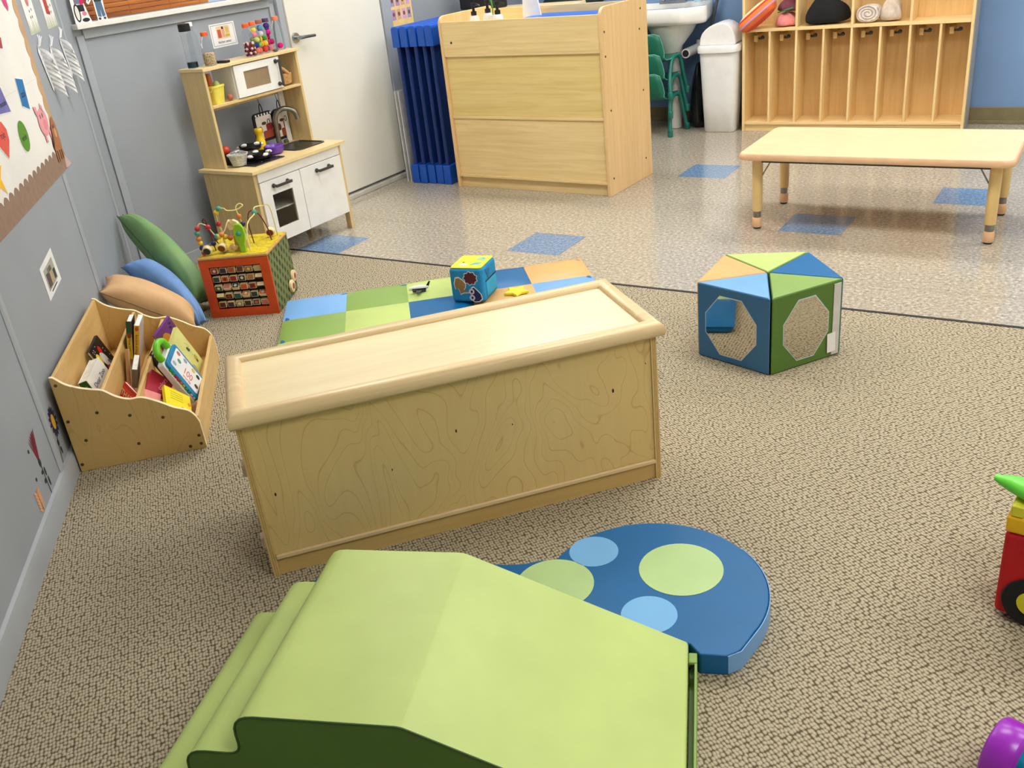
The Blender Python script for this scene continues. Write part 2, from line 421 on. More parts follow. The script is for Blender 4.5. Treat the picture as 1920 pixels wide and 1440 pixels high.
# ------------------------------------------------------------------ birch storage cabinet in the middle (its plain back faces us)
ply = birch('birch_plywood', (230, 202, 134), (192, 152, 86), (3.4, 3.4, 1.5), 20.0, 0.16, 0.36)
ply_top = grain('birch_top', (247, 230, 186), (228, 202, 148), (2.5, 50, 50), 0.35, 0.28)
rim_w = grain('solid_maple_rim', (236, 210, 160), (214, 178, 124), (3, 55, 55), 0.5, 0.32)
edge_ply = plain('plywood_edge', (190, 152, 92), 0.5, var=0.14, vs=60)
W, D, H = 1.128, 0.40, 0.454
r = T('storage_cabinet', 'long low birch plywood cabinet with rounded maple rim in the middle of the carpet', 'cabinet', (-1.724, 1.291, 0), 48.4)
for x0, x1 in ((0, 0.017), (W-0.017, W)):
    b = MB(); b.box((x0, 0, 0), (x1, D-0.02, H)); b.box((x0+0.0055, -0.0004, 0), (x0+0.0075, 0.0002, H), 1); b.box((x0+0.0105, -0.0004, 0), (x0+0.0125, 0.0002, H), 1)
    b.build('side_panel', [grain('birch_side_%d' % (x0 > 0), (222, 192, 126), (184, 144, 80), (40, 40, 3), 0.5), edge_ply], r, bevel=0.0012)
b = MB(); b.box((0.0172, 0.004, 0.066), (W-0.0172, 0.016, H)); b.build('back_panel', ply, r)
b = MB(); b.box((0.0172, -0.004, 0.052), (W-0.0172, 0.014, 0.065)); b.build('ledge', rim_w, r, bevel=0.003)
b = MB(); b.box((0.0172, 0.006, 0.0), (W-0.0172, 0.020, 0.051)); b.build('plinth', grain('birch_plinth', (218, 186, 116), (184, 146, 82), (3, 40, 40), 0.4), r)
b = MB(); b.box((0.0172, 0.02, 0.052), (W-0.0172, D-0.02, 0.07)); b.build('shelf', ply_top, r)
b = MB(); b.box((0.0172, 0.02, 0.25), (W-0.0172, D-0.025, 0.266)); b.build('shelf', ply_top, r)
# raised rim with bull-nosed outside, mitred at the corners
ox0, ox1, oy0, oy1 = -0.014, W+0.020, -0.022, D
prof = [(0.0, 0.012), (0.004, 0.003), (0.012, 0.0), (0.040, 0.0), (0.046, 0.004), (0.0475, 0.016), (0.0475, 0.026), (0.046, 0.034), (0.038, 0.041), (0.024, 0.043), (0.012, 0.040), (0.004, 0.032), (0.0, 0.022)]
def rim_ring(px, py, dx, dy): return [(px + dx*u, py + dy*u, H + w) for u, w in prof]
b = MB(); b.rings([rim_ring(ox0, oy0, 1, 1), rim_ring(ox1, oy0, -1, 1), rim_ring(ox1, oy1, -1, -1), rim_ring(ox0, oy1, 1, -1)], closed=True)
b.build('rim', rim_w, r, sharp=50)
b = MB(); b.box((ox0+0.03, oy0+0.03, H), (ox1-0.03, oy1-0.03, H+0.027)); b.build('top_panel', ply_top, r)
peg = plain('pale_pink_connector', (232, 206, 188), 0.5)
for x, y, z in ((-0.012, 0.03, 0.075), (-0.012, 0.03, 0.30), (W, 0.03, 0.35), (W, 0.03, 0.11)):
    b = MB(); b.box((x, y, z), (x+0.012, y+0.03, z+0.034)); b.build('connector', peg, r, bevel=0.002, label='pale pink side connector')
for x, z, s_ in ((0.055, 0.245, 3.5), (0.36, 0.235, 2.2), (0.545, 0.305, 3.2), (0.70, 0.285, 2.0), (0.995, 0.315, 4.2), (1.095, 0.375, 1.6)):
    b = MB(); b.prism([(x + s_*0.0007*math.cos(a*PI/4), z + s_*0.0015*math.sin(a*PI/4)) for a in range(8)], 0.0028, 0.0045, 'y'); b.build('knot', M['hole'], r)

# ------------------------------------------------------------------ foam step-and-slide climber
def fillet(P, rad, k=5):
    out = []
    n = len(P)
    for i in range(n):
        p = Vector(P[i]); a = Vector(P[i-1]) - p; c = Vector(P[(i+1) % n]) - p
        rr = rad[i]
        if rr <= 0: out.append(tuple(p)); continue
        la, lc = a.length, c.length; a.normalize(); c.normalize()
        ang = a.angle(c); d = min(rr / math.tan(ang/2), la*0.48, lc*0.48)
        p0, p1 = p + a*d, p + c*d
        for j in range(k+1):
            t = j/k; out.append(tuple((1-t)**2*p0 + 2*t*(1-t)*p + t*t*p1))
    return out
CW = 0.495
r = T('foam_climber', 'lime green vinyl foam climber with steps on the left and slide on the right', 'climber', (-1.322, 1.180, 0), 21.2)
P = [(-0.262, 0.0), (-0.262, 0.102), (-0.148, 0.102), (-0.148, 0.197), (-0.030, 0.197), (-0.030, 0.291), (0.285, 0.291), (0.757, 0.066), (0.757, 0.0)]
pr_ = fillet(P, [0.008, 0.042, 0.026, 0.044, 0.028, 0.048, 0.05, 0.010, 0.006])
b = MB(); b.prism(pr_, -CW, -0.003, 'y', 1, None, 0); b.build('foam_body', [M['v_lime'], M['v_dkgreen']], r, sharp=60, bevel=0.006, label='lime top with forest green sides')
pd = plain('dark_green_piping', (52, 84, 28), 0.5)
for y in (-CW+0.001,):
    b = MB(); b.tube([(p[0], y, p[1]) for p in pr_[1:-1]], 0.0022, 6); b.build('piping', pd, r)
b = MB(); b.box((0.770, -CW+0.01, 0.0), (0.776, -0.02, 0.05)); b.box((0.758, -CW+0.01, 0.0), (0.770, -0.02, 0.006)); b.box((0.758, -0.05, 0.044), (0.776, -0.02, 0.052))
b.build('end_flap', M['v_green'], r, bevel=0.002)
# stitched seam lines across the top
b = MB(); b.tube([(0.2855, -CW+0.01, 0.2885), (0.2855, -0.015, 0.2885)], 0.0012, 6); b.build('seam', M['v_lime'], r)

# ------------------------------------------------------------------ blue wing-shaped floor mat beside it
r = T('floor_mat', 'deep blue wing-shaped foam mat with pale green and sky blue spots behind the climber', 'mat', (-1.322, 1.180, 0), 21.2)
cx, cy, cr = 0.672, 0.188, 0.265
arc = [(cx + cr*math.cos(R(a)), cy + cr*math.sin(R(a))) for a in range(-32, 166, 6)]
path = [(0.838, -0.028, 0), (0.866, -0.008, 0)] + [(x, y, 0) for x, y in arc] + [(0.392, 0.283, 0), (0.345, 0.266, 0), (0.27, 0.262, 0), (0.15, 0.288, 0), (0.03, 0.300, 0), (-0.09, 0.270, 0), (-0.165, 0.205, 0), (-0.185, 0.13, 0), (-0.15, 0.05, 0), (-0.11, 0.006, 0)]
out = [(p[0], p[1]) for p in smooth_path(path, 3)] + [(0.10, 0.004), (0.40, 0.004), (0.759, 0.004), (0.782, -0.028)]
b = MB(); b.prism(out, 0.0, 0.056, 'z'); b.build('mat_body', M['v_blue'], r, bevel=0.004, sharp=50)
def disc(n, x, y, rad, mt, z=0.0562, h=0.0008):
    b = MB(); b.prism([(x + rad*math.cos(2*PI*k/40), y + rad*math.sin(2*PI*k/40)) for k in range(40)], z, z+h); return b.build(n, mt, r)
dl = vinyl('pale_green_spot', (184, 214, 146)); dk = vinyl('sky_spot', (120, 182, 230))
disc('spot', 0.736, 0.262, 0.101, dl); disc('spot', 0.518, 0.322, 0.062, dk); disc('spot', 0.668, 0.092, 0.064, dk); disc('spot', 0.437, 0.190, 0.095, dl)
disc('spot', 0.05, 0.17, 0.07, dk); disc('spot', 0.22, 0.13, 0.06, dl)
strip = [(0.8395, -0.027)] + [(cx + (cr+0.0015)*math.cos(R(a)), cy + (cr+0.0015)*math.sin(R(a))) for a in range(-34, 40, 4)]
strip[1] = (0.868, -0.0085)
b = MB(); inn = strip; outr = [(x + 0.0022*(x-cx)/cr, y + 0.0022*(y-cy)/cr) for x, y in strip]
b.prism(inn + outr[::-1], 0.004, 0.053); b.build('edge_strip', M['v_sky'], r, label='sky blue fastening strip round the edge')

# ------------------------------------------------------------------ patchwork soft mat
r = T('play_mat', 'padded patchwork floor mat of blue, green, lime and tan squares behind the cabinet', 'mat', (-3.168, 2.842, 0), 39.8)
ML, MW, n = 1.405, 1.31, 5
cols = ['v_sky', 'v_green', 'v_lime', 'v_blue', 'v_tan']
b = MB(); q = 6
cw, ch = ML/n, MW/n
for i in range(n):
    for j in range(n):
        V = {}
        for a in range(q+1):
            for c in range(q+1):
                u, w = a/q, c/q
                puff = (1 - (2*u-1)**6) * (1 - (2*w-1)**6)
                ex_ = 0.0
                edge = (i == 0 and a == 0) or (i == n-1 and a == q) or (j == 0 and c == 0) or (j == n-1 and c == q)
                z = 0.034 + 0.014*puff if not edge else 0.030
                V[a, c] = b.bm.verts.new(((i+u)*cw, -(j+w)*ch, z))
        for a in range(q):
            for c in range(q): b._f([V[a, c], V[a, c+1], V[a+1, c+1], V[a+1, c]], (i+j) % 5)
bo = b.build('quilted_top', [M[c] for c in cols], r, sharp=70)
b = MB(); b.prism(rrect(0.004, -MW+0.004, ML-0.004, -0.004, 0.03, 4), 0.0, 0.0325); b.build('padded_base', M['v_blue'], r, bevel=0.012, seg=3)

# ------------------------------------------------------------------ five-wedge mirror block
r = T('mirror_pentagon', 'five-sided foam block with coloured wedge top and octagonal mirrors on the carpet', 'foam block', (-0.979, 3.120, 0), 0)
PR, PH = 0.266, 0.287
mir = plain('acrylic_mirror', (205, 200, 188), 0.04, 1.0, var=0.01)
mir_e = plain('mirror_edge', (200, 212, 220), 0.3)
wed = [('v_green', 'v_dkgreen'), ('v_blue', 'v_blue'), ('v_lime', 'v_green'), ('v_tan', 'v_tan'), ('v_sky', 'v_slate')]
for k in range(5):
    a0, a1 = R(-70 + 72*k), R(-70 + 72*(k+1))
    p0, p1 = Vector((PR*math.cos(a0), PR*math.sin(a0))), Vector((PR*math.cos(a1), PR*math.sin(a1)))
    u = (p1-p0).normalized(); nrm = Vector((u.y, -u.x)); cen = (p0+p1)/3
    tri = [Vector((0, 0)) , p0, p1]; tri = [cen + (p - cen)*0.972 for p in tri]
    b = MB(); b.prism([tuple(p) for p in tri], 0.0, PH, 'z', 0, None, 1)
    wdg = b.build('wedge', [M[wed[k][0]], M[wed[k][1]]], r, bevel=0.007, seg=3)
    L_ = (p1-p0).length; o0 = tri[1]; Lf = (tri[2]-tri[1]).length
    Mx = Matrix(((u.x, 0, nrm.x, o0.x), (u.y, 0, nrm.y, o0.y), (0, 1, 0, 0), (0, 0, 0, 1)))
    x0, x1, z0, z1, ch_ = 0.125*Lf, 0.815*Lf, 0.030, 0.252, 0.075
    if k == 0: x0, x1 = 0.17*Lf, 0.80*Lf
    oc = [(x0+ch_*.8, z0), (x1-ch_*.8, z0), (x1, z0+ch_), (x1, z1-ch_), (x1-ch_*.8, z1), (x0+ch_*.8, z1), (x0, z1-ch_), (x0, z0+ch_)]
    mx, mz = (x0+x1)/2, (z0+z1)/2
    big = [(mx+(x-mx)*1.03, mz+(z-mz)*1.03) for x, z in oc]
    b = MB(); b.prism(big, 0.0002, 0.0012, 'z', None, Mx); b.build('mirror_border', mir_e, wdg)
    b = MB(); b.prism(oc, 0.0012, 0.0018, 'z', None, Mx); b.build('mirror', mir, wdg)
    if k == 0:
        b = MB(); b.box((Lf*0.865, 0.008, 0.0006), (Lf*0.965, 0.275, 0.003), None, Mx); b.build('fastening_strip', plain('grey_white_strip', (205, 204, 198), 0.7), wdg)
        b = MB(); b.box((Lf*0.80, 0.012, 0.0032), (Lf*0.92, 0.085, 0.004), None, Mx @ Matrix.Rotation(R(2), 4, 'Z')); b.build('care_tag', M['paper'], wdg)

# ------------------------------------------------------------------ low activity table
r = T('toddler_table', 'low cream-topped activity table with four adjustable round legs on the vinyl floor', 'table', (-0.937, 4.690, 0), 0)
t_top = plain('cream_laminate', (234, 212, 166), 0.30, var=0.025, vs=6)
t_edge = plain('tan_table_edge', (224, 182, 140), 0.45, var=0.03)
b = MB(); b.prism(rrect(-0.595, -0.295, 0.595, 0.295, 0.035, 5), 0.368, 0.392, 'z', 0); b.build('tabletop', t_top, r, bevel=0.004)
b = MB(); pt = rrect(-0.606, -0.306, 0.606, 0.306, 0.045, 6)
def tr_ring(d, z): return [(x - math.copysign(min(abs(x), d), x)*(1 if abs(x) > 0.55 else 0), y - math.copysign(min(abs(y), d), y)*(1 if abs(y) > 0.26 else 0), z) for x, y in pt]
b.rings([tr_ring(0.012, 0.357), tr_ring(0.003, 0.361), tr_ring(0, 0.370), tr_ring(0.001, 0.381), tr_ring(0.006, 0.389), tr_ring(0.013, 0.391)])
b.build('edge_band', t_edge, r)
b = MB(); b.box((-0.52, -0.235, 0.335), (0.52, -0.215, 0.357)); b.box((-0.52, 0.215, 0.335), (0.52, 0.235, 0.357)); b.build('apron_rail', M['dark_grey'], r)
leg_m = plain('tan_leg_paint', (222, 190, 126), 0.35, var=0.03); foot_m = plain('tan_plastic_foot', (226, 180, 136), 0.5)
for sx in (-1, 1):
    for sy in (-1, 1):
        x, y = sx*0.527, sy*0.2225
        b = MB(); b.lathe([(0.0235, 0.09), (0.0245, 0.14), (0.026, 0.357)], (x, y, 0), 24); lg = b.build('leg', leg_m, r)
        b = MB(); b.lathe([(0.0185, 0.05), (0.0185, 0.09)], (x, y, 0), 20); b.build('steel_sleeve', M['steel'], lg)
        b = MB(); b.lathe([(0.022, 0.0085), (0.0235, 0.014), (0.0235, 0.054), (0.021, 0.057)], (x, y, 0), 24); b.build('foot', foot_m, lg)
        b = MB(); b.lathe([(0.017, 0.0), (0.019, 0.002), (0.019, 0.0085)], (x, y, 0), 20); b.build('glide', M['black'], lg)
        b = MB(); b.tube([(x - sx*0.024, y, 0.27), (x - sx*0.075, y, 0.357)], 0.0035, 8); b.build('brace', M['steel'], r)

# ------------------------------------------------------------------ changing table
lam = grain('maple_laminate_h', (242, 216, 158), (210, 174, 108), (2.2, 30, 42), 0.55, 0.42)
lam_mid = grain('maple_laminate_mid', (236, 212, 142), (204, 172, 98), (2.2, 30, 42), 0.55, 0.42)
lam_v = grain('maple_laminate_v', (236, 200, 144), (206, 164, 104), (38, 38, 2.0), 0.5, 0.42)
r = T('changing_table', 'tall maple laminate changing table with banded front beside the blue cots', 'changing table', (-3.603, 4.893, 0), -2.4)
CWd, CD, CH = 1.135, 0.555, 1.05
for x0, x1 in ((0, 0.02), (CWd-0.02, CWd)):
    b = MB(); b.prism(fillet([(0, 0), (0, CH), (CD, CH), (CD, 0)], [0, 0.06, 0.02, 0], 6), x0, x1, 'x'); sp_ = b.build('side_panel', lam_v, r, bevel=0.003)
    xs = x1 if x0 else x0
    for y, z in ((0.03, 0.92), (0.03, 0.79), (0.06, 0.49), (0.05, 0.10), (0.47, 0.99), (0.45, 0.88), (0.47, 0.53), (0.47, 0.12)):
        b = MB(); b.cyl((xs-0.0012, y, z), (xs+0.0012, y, z), 0.0065, None, 12); b.build('screw_cap', M['hole'], sp_)
def cb(name, z0, z1, y0, y1, mt): 
    b = MB(); b.box((0.0205, y0, z0), (CWd-0.0205, y1, z1)); return b.build(name, mt, r, bevel=0.0015)
cb('front_board', 0.826, 1.014, 0.004, 0.022, lam); cb('front_board', 0.457, 0.812, 0.018, 0.034, lam_mid); cb('front_board', 0.086, 0.441, 0.018, 0.034, lam)
cb('ledge', 0.812, 0.826, 0.004, 0.034, lam); cb('ledge', 0.441, 0.457, 0.008, 0.034, lam); cb('ledge', 0.070, 0.086, 0.004, 0.034, lam)
cb('plinth', 0.0, 0.070, 0.028, 0.044, lam); cb('back_panel', 0.05, 1.03, CD-0.018, CD-0.002, lam); cb('work_surface', 0.93, 0.948, 0.036, CD-0.02, lam)
b = MB(); b.cyl((0.085, 0.002, 0.895), (0.085, 0.0045, 0.895), 0.007, None, 12); b.build('screw_cap', M['hole'], r)
pad = plain('bright_blue_vinyl', (22, 98, 196), 0.4, var=0.04)
o = T('changing_pad', 'bright blue vinyl changing pad lying inside the changing table top', 'pad', (-3.603, 4.893, 0.949), -2.4)
b = MB(); b.prism(rrect(0.43, 0.06, 1.105, 0.52, 0.02), 0.0, 0.04); b.build('pad_body', pad, o, bevel=0.012, seg=3)
# pump bottles on it
for k, (x, y, h, lb) in enumerate(((0.135, 0.20, 0.078, 'white pump bottle with black nozzle, leftmost on the changing table'), (0.235, 0.21, 0.088, 'white pump bottle with black nozzle, middle one on the changing table'), (0.335, 0.17, 0.080, 'white pump bottle with black nozzle, right of the green spoon on the changing table'))):
    p = T('pump_bottle', lb, 'bottle', (-3.603 + x*math.cos(R(-2.4)) - y*math.sin(R(-2.4)), 4.893 + x*math.sin(R(-2.4)) + y*math.cos(R(-2.4)), 0.9485), 20*k, 'pump bottles on the changing table')
    b = MB(); b.lathe([(0.03, 0), (0.033, 0.006), (0.033, h-0.02), (0.028, h-0.004), (0.014, h)], seg=20); b.build('bottle_body', M['white_plastic'], p)
    b = MB(); b.lathe([(0.0165, h), (0.018, h+0.002), (0.018, h+0.022), (0.009, h+0.025), (0.008, h+0.05), (0.014, h+0.052), (0.014, h+0.072)], seg=16); b.tube([(0, 0, h+0.06), (0.03, 0, h+0.062), (0.046, 0, h+0.052)], 0.0055, 8); b.build('pump', M['black'], p)
p = T('plastic_spoon', 'green-handled utensil standing between the pump bottles', 'utensil', (-3.31, 5.07, 0.9485), 10)
b = MB(); b.lathe([(0.02, 0), (0.022, 0.07), (0.0225, 0.075)], seg=16); b.build('cup', M['white_plastic'], p)
b = MB(); b.tube([(0, 0, 0.075), (0.004, 0, 0.12), (-0.006, 0.0, 0.17)], [0.004, 0.004, 0.006], 8); b.build('handle', flat('leaf_green', (74, 160, 60)), p)
p = T('paper_stack', 'white folded papers standing upright at the back of the changing table', 'paper', (-3.15, 5.27, 0.9485), -2.4)
b = MB(); b.prism([(-0.07, 0), (0.07, 0), (0.045, 0.14), (-0.06, 0.155)], -0.006, 0.006, 'y'); b.build('sheet', M['paper'], p)

# ------------------------------------------------------------------ coat lockers
lk = grain('locker_maple', (246, 216, 156), (220, 180, 112), (34, 34, 2.4), 0.5, 0.42)
lk_in = grain('locker_panel', (242, 208, 146), (214, 170, 104), (30, 30, 2.0), 0.5, 0.5)
lk_h = grain('locker_shelf_maple', (246, 216, 156), (220, 180, 112), (2.4, 34, 34), 0.5, 0.42)
LX, LY, LR = -2.288, 6.615, 2.2
LW, LD, LH, LS = 1.452, 0.255, 1.17, 0.672
r = T('coat_lockers', 'maple coat locker unit with eight hook bays under open cubbies against the blue wall', 'lockers', (LX, LY, 0), LR)
def lb_(name, a, c, mt=lk, **k_):
    b = MB(); b.box(a, c); return b.build(name, mt, r, bevel=0.0015, **k_)
lb_('side_panel', (0, 0, 0), (0.018, LD, LH)); lb_('side_panel', (LW-0.018, 0, 0), (LW, LD, LH))
lb_('outer_skin', (LW+0.0003, 0.004, 0), (LW+0.004, LD, LH), plain('grey_laminate_skin', (176, 172, 162), 0.35, var=0.04), label='grey laminate outer skin')
lb_('back_panel', (0.0182, LD-0.01, 0.05), (LW-0.0182, LD-0.002, LH-0.02), lk_in)
lb_('plinth', (0.0182, 0.012, 0), (LW-0.0182, 0.03, 0.046), lk_h); lb_('bottom_shelf', (0.0182, 0, 0.047), (LW-0.0182, LD-0.011, 0.064), lk_h)
lb_('shelf', (0.0182, 0, LS), (LW-0.0182, LD-0.011, LS+0.02), lk_h); lb_('top', (0.0182, 0, LH-0.02), (LW-0.0182, LD-0.002, LH), lk_h)
BW_ = (LW-0.018)/8
for k in range(1, 8):
    x = 0.009 + k*BW_
    lb_('divider', (x-0.007, 0.002, 0.0645), (x+0.007, LD-0.011, LS-0.0005))
    if k % 2 == 0: lb_('upper_divider', (x-0.008, 0.002, LS+0.0205), (x+0.008, LD-0.011, LH-0.0205))
hk = plain('blue_grey_hook', (58, 82, 98), 0.35, 0.3)
for k in range(8):
    x = 0.009 + (k+0.46)*BW_; z = LS - 0.058
    b = MB(); b.box((x-0.045, 0.12, z-0.022), (x-0.018, LD-0.0115, z+0.022)); mt_ = b.build('hook_block', lk, r, bevel=0.004)
    b = MB(); b.cyl((x-0.018, 0.145, z), (x-0.004, 0.13, z), 0.008, 0.007, 12); b.tube([(x-0.006, 0.132, z), (x+0.012, 0.115, z+0.003), (x+0.02, 0.108, z+0.008)], [0.007, 0.009, 0.012], 12); b.ball((x+0.021, 0.107, z+0.009), 0.013, 12); b.build('coat_hook', hk, mt_)
def inlock(x, y, z): a = R(LR); return (LX + x*math.cos(a) - y*math.sin(a), LY + x*math.sin(a) + y*math.cos(a), z)
# ------------------------------------------------------------------ stack of blue cots stood on end
cot_b = plain('royal_blue_plastic', (14, 84, 190), 0.35, var=0.05)
cot_d = plain('navy_cot_tube', (10, 44, 110), 0.4, var=0.08)
cot_f = plain('blue_mesh_sheet', (16, 60, 140), 0.7, var=0.06)
r = T('stacking_cot', 'royal blue nap cot standing on end, leftmost of the row', 'cot', (-4.01, 4.93, 0), 0, 'blue cots stood on end')
CTW, CTH, CTT = 0.56, 1.0, 0.064
def cot_end(z0, z1, top):
    b = MB()
    sec = fillet([(0.004, z0), (0.004, z1), (CTT-0.003, z1), (CTT-0.003, z0)], [0.006, 0.022 if top else 0.008, 0.022 if top else 0.008, 0.006], 4)
    b.prism(sec, 0.0, CTW, 'y'); return b
cot_end(CTH-0.125, CTH, True).build('end_rail', cot_b, r, bevel=0.006, sharp=30)
cot_end(0.0, 0.125, False).build('end_rail', cot_b, r, bevel=0.006, sharp=30)
for y in (0.028, CTW-0.028):
    b = MB(); b.cyl((CTT/2, y, 0.1251), (CTT/2, y, CTH-0.1251), 0.0145, None, 14); b.build('side_tube', cot_d, r)
b = MB(); b.box((CTT/2-0.002, 0.044, 0.1251), (CTT/2+0.002, CTW-0.044, CTH-0.1251)); b.build('sheet', cot_f, r)
cots = ['royal blue nap cot standing on end, second from the left of the row', 'royal blue nap cot standing on end, middle one of the row', 'royal blue nap cot standing on end, fourth from the left of the row', 'royal blue nap cot standing on end, right against the changing table']
for k, lb in enumerate(cots): dup(r, (-4.01 + 0.0665*(k+1), 4.93 + 0.004*((k*7) % 3), 0), 0, lb)
for k, (x, lb) in enumerate(((-4.075, 'thin pale board leaning on the wall left of the blue cots, outer one'), (-4.045, 'thin pale board leaning against the leftmost blue cot'))):
    b = MB(); b.prism([(0, 0), (0.008, 0), (0.004, 0.60), (-0.004, 0.60)], -0.002, 0.35, 'y')
    o = b.build('thin_board', plain('pale_board', (206, 206, 204), 0.5), bevel=0.001); place(o, (x, 4.96, 0), 0); tag(o, lb, 'board')
# wooden shelf behind the changing table with a black speaker and dark bin
r = T('wooden_shelf', 'pale wooden shelf unit against the wall behind the changing table', 'shelf', (-3.95, 5.62, 0), 0)
b = MB(); b.prism(rrect(0, 0, 0.78, 0.42, 0.03), 0.965, 0.995); b.build('shelf_top', M['wood_light'], r, bevel=0.006)
for x in (0.02, 0.74):
    b = MB(); b.box((x, 0.02, 0), (x+0.02, 0.40, 0.9645)); b.build('side_panel', M['duktig'], r)
b = MB(); b.box((0.0405, 0.03, 0.45), (0.7395, 0.40, 0.47)); b.build('shelf_board', M['duktig'], r)
r = T('speaker', 'black boxy speaker on the shelf top behind the cots', 'speaker', (-4.03, 5.66, 0.9955), -20)
b = MB(); b.box((-0.13, 0.16, 0), (0.2, 0.34, 0.2)); b.build('speaker_body', M['black'], r, bevel=0.012)
b = MB(); b.box((0.075, 0.1575, 0.03), (0.115, 0.1602, 0.04)); b.build('badge', M['chrome'], r)
r = T('dark_bag', 'dark green-black fabric bag on the floor unit behind the changing table', 'bag', (-3.50, 6.45, 0), 0)
b = MB(); b.lathe([(0.2, 0), (0.25, 0.1), (0.26, 0.55), (0.22, 0.98), (0.12, 1.10), (0.03, 1.14)], seg=20); b.build('bag_body', plain('dark_green_cloth', (20, 34, 32), 0.85, var=0.3, bump=0.4, bs=30), r)
b = MB(); b.ball((-0.17, -0.1, 1.03), 0.035, 12); b.build('pompom', flat('rose', (200, 60, 110)), r)
r = T('wall_poster', 'orange and violet picture chart poster on the wall above the cots', 'poster', (CX+0.0006, 5.215, 1.0), 90)
b = MB(); b.box((0, -0.001, -0.04), (0.245, 0.0, 0.42)); b.build('sheet', flat('poster_yellow', (246, 214, 140)), r)
for i in range(3):
    for j in range(4):
        b = MB(); b.box((0.018 + j*0.056, -0.0016, 0.01 + i*0.085), (0.060 + j*0.056, -0.0012, 0.075 + i*0.085))
        b.build('picture', flat('poster_%d' % ((i*3+j) % 4), [(190, 150, 200), (222, 176, 150), (226, 170, 210), (170, 160, 196)][(i*3+j) % 4]), r)
        b = MB(); b.ball((0.039 + j*0.056, -0.0017, 0.045 + i*0.085), 0.012, 8, None, (1, 0.05, 1.2)); b.build('figure', flat('fig_brown', (120, 82, 62)), r)

# ------------------------------------------------------------------ hand sink
r = T('hand_sink', 'white porcelain wall sink with rounded front corner behind the changing table', 'sink', (-2.87, BY, -0.018), 0)
b = MB()
so = fillet([(-0.33, -0.002), (-0.33, -0.46), (0.20, -0.49), (0.335, -0.36), (0.245, -0.002)], [0, 0.05, 0.07, 0.06, 0], 5)
def so_s(k, z): return [(x*k, y*k if y < 0 else y, z) for x, y in so]
b.rings([so_s(0.90, 0.765), so_s(0.97, 0.775), so_s(1.0, 0.80), so_s(1.0, 0.872), so_s(0.985, 0.882), so_s(0.90, 0.884), so_s(0.86, 0.872), so_s(0.80, 0.80), so_s(0.3, 0.785)])
b.build('basin', M['porcelain'], r, sharp=50)
b = MB(); b.lathe([(0.055, 0.53), (0.075, 0.61), (0.15, 0.70), (0.185, 0.764)], (0.03, -0.25, 0), 24); b.build('pedestal_bowl', M['porcelain'], r)
b = MB(); b.lathe([(0.048, 0.02), (0.048, 0.529)], (0.03, -0.23, 0), 20); b.build('pedestal', M['porcelain'], r)
b = MB(); b.box((-0.13, -0.10, 0.884), (0.07, -0.05, 0.905)); b.tube([(-0.03, -0.08, 0.90), (-0.03, -0.09, 0.96), (-0.03, -0.15, 0.975), (-0.03, -0.20, 0.95)], 0.011, 10)
b.cyl((-0.11, -0.075, 0.905), (-0.11, -0.075, 0.945), 0.018, 0.022, 12); b.cyl((0.05, -0.075, 0.905), (0.05, -0.075, 0.945), 0.018, 0.022, 12)
b.build('faucet', M['chrome'], r)
b = MB(); b.tube([(0.15, -0.30, 0.56), (0.15, -0.05, 0.565)], 0.033, 18); b.tube([(0.155, -0.05, 0.62), (0.155, -0.06, 0.56)], 0.02, 12); b.build('drain_pipe', M['white_plastic'], r)
b = MB(); b.cyl((0.15, -0.303, 0.56), (0.15, -0.29, 0.56), 0.024, None, 18); b.build('pipe_mouth', M['ink'], r)
r = T('sponge_cup', 'pale blue cup standing on the sink rim by the faucet', 'cup', (-2.70, BY-0.09, 0.867), 0)
b = MB(); b.lathe([(0.03, 0), (0.036, 0.09), (0.033, 0.09), (0.028, 0.006)], seg=16); b.build('cup_body', flat('pale_blue', (176, 208, 226)), r)
# broom pole leaning in the corner
b = MB(); b.tube([(-2.775, 6.83, 0.012), (-2.47, 6.935, 1.30)], 0.012, 10)
tag(b.build('broom_handle', plain('grey_pole', (92, 98, 106), 0.35, 0.4)), 'grey broom pole leaning on the blue wall beside the sink', 'broom')
# black rubbish bag
r = T('black_bag', 'black plastic bag on the floor between the green chairs and white bin', 'bag', (-2.665, 6.76, 0), 0)
b = MB(); b.rings([[(0.055*k*math.cos(2*PI*j/14)*(1+0.12*math.sin(3*j)), 0.09*k*math.sin(2*PI*j/14)*(1+0.12*math.cos(2*j+i)), z) for j in range(14)] for i, (k, z) in enumerate(((0.7, 0), (1.05, 0.03), (1.1, 0.18), (0.95, 0.32), (0.5, 0.42), (0.25, 0.47)))])
b.build('bag_body', plain('black_film', (14, 15, 18), 0.25, var=0.3), r, sub=1)

# ------------------------------------------------------------------ stacked green chairs
ch_g = plain('jade_plastic', (12, 104, 82), 0.38, var=0.04)
ch_t = plain('teal_tube', (28, 116, 104), 0.28, var=0.04)
ch_w = plain('pale_rim', (90, 160, 138), 0.4)
r = T('stacking_chair', 'small jade green school chair, topmost of the stack under the sink', 'chair', (0, 0, 0), 0, 'stacked green chairs')
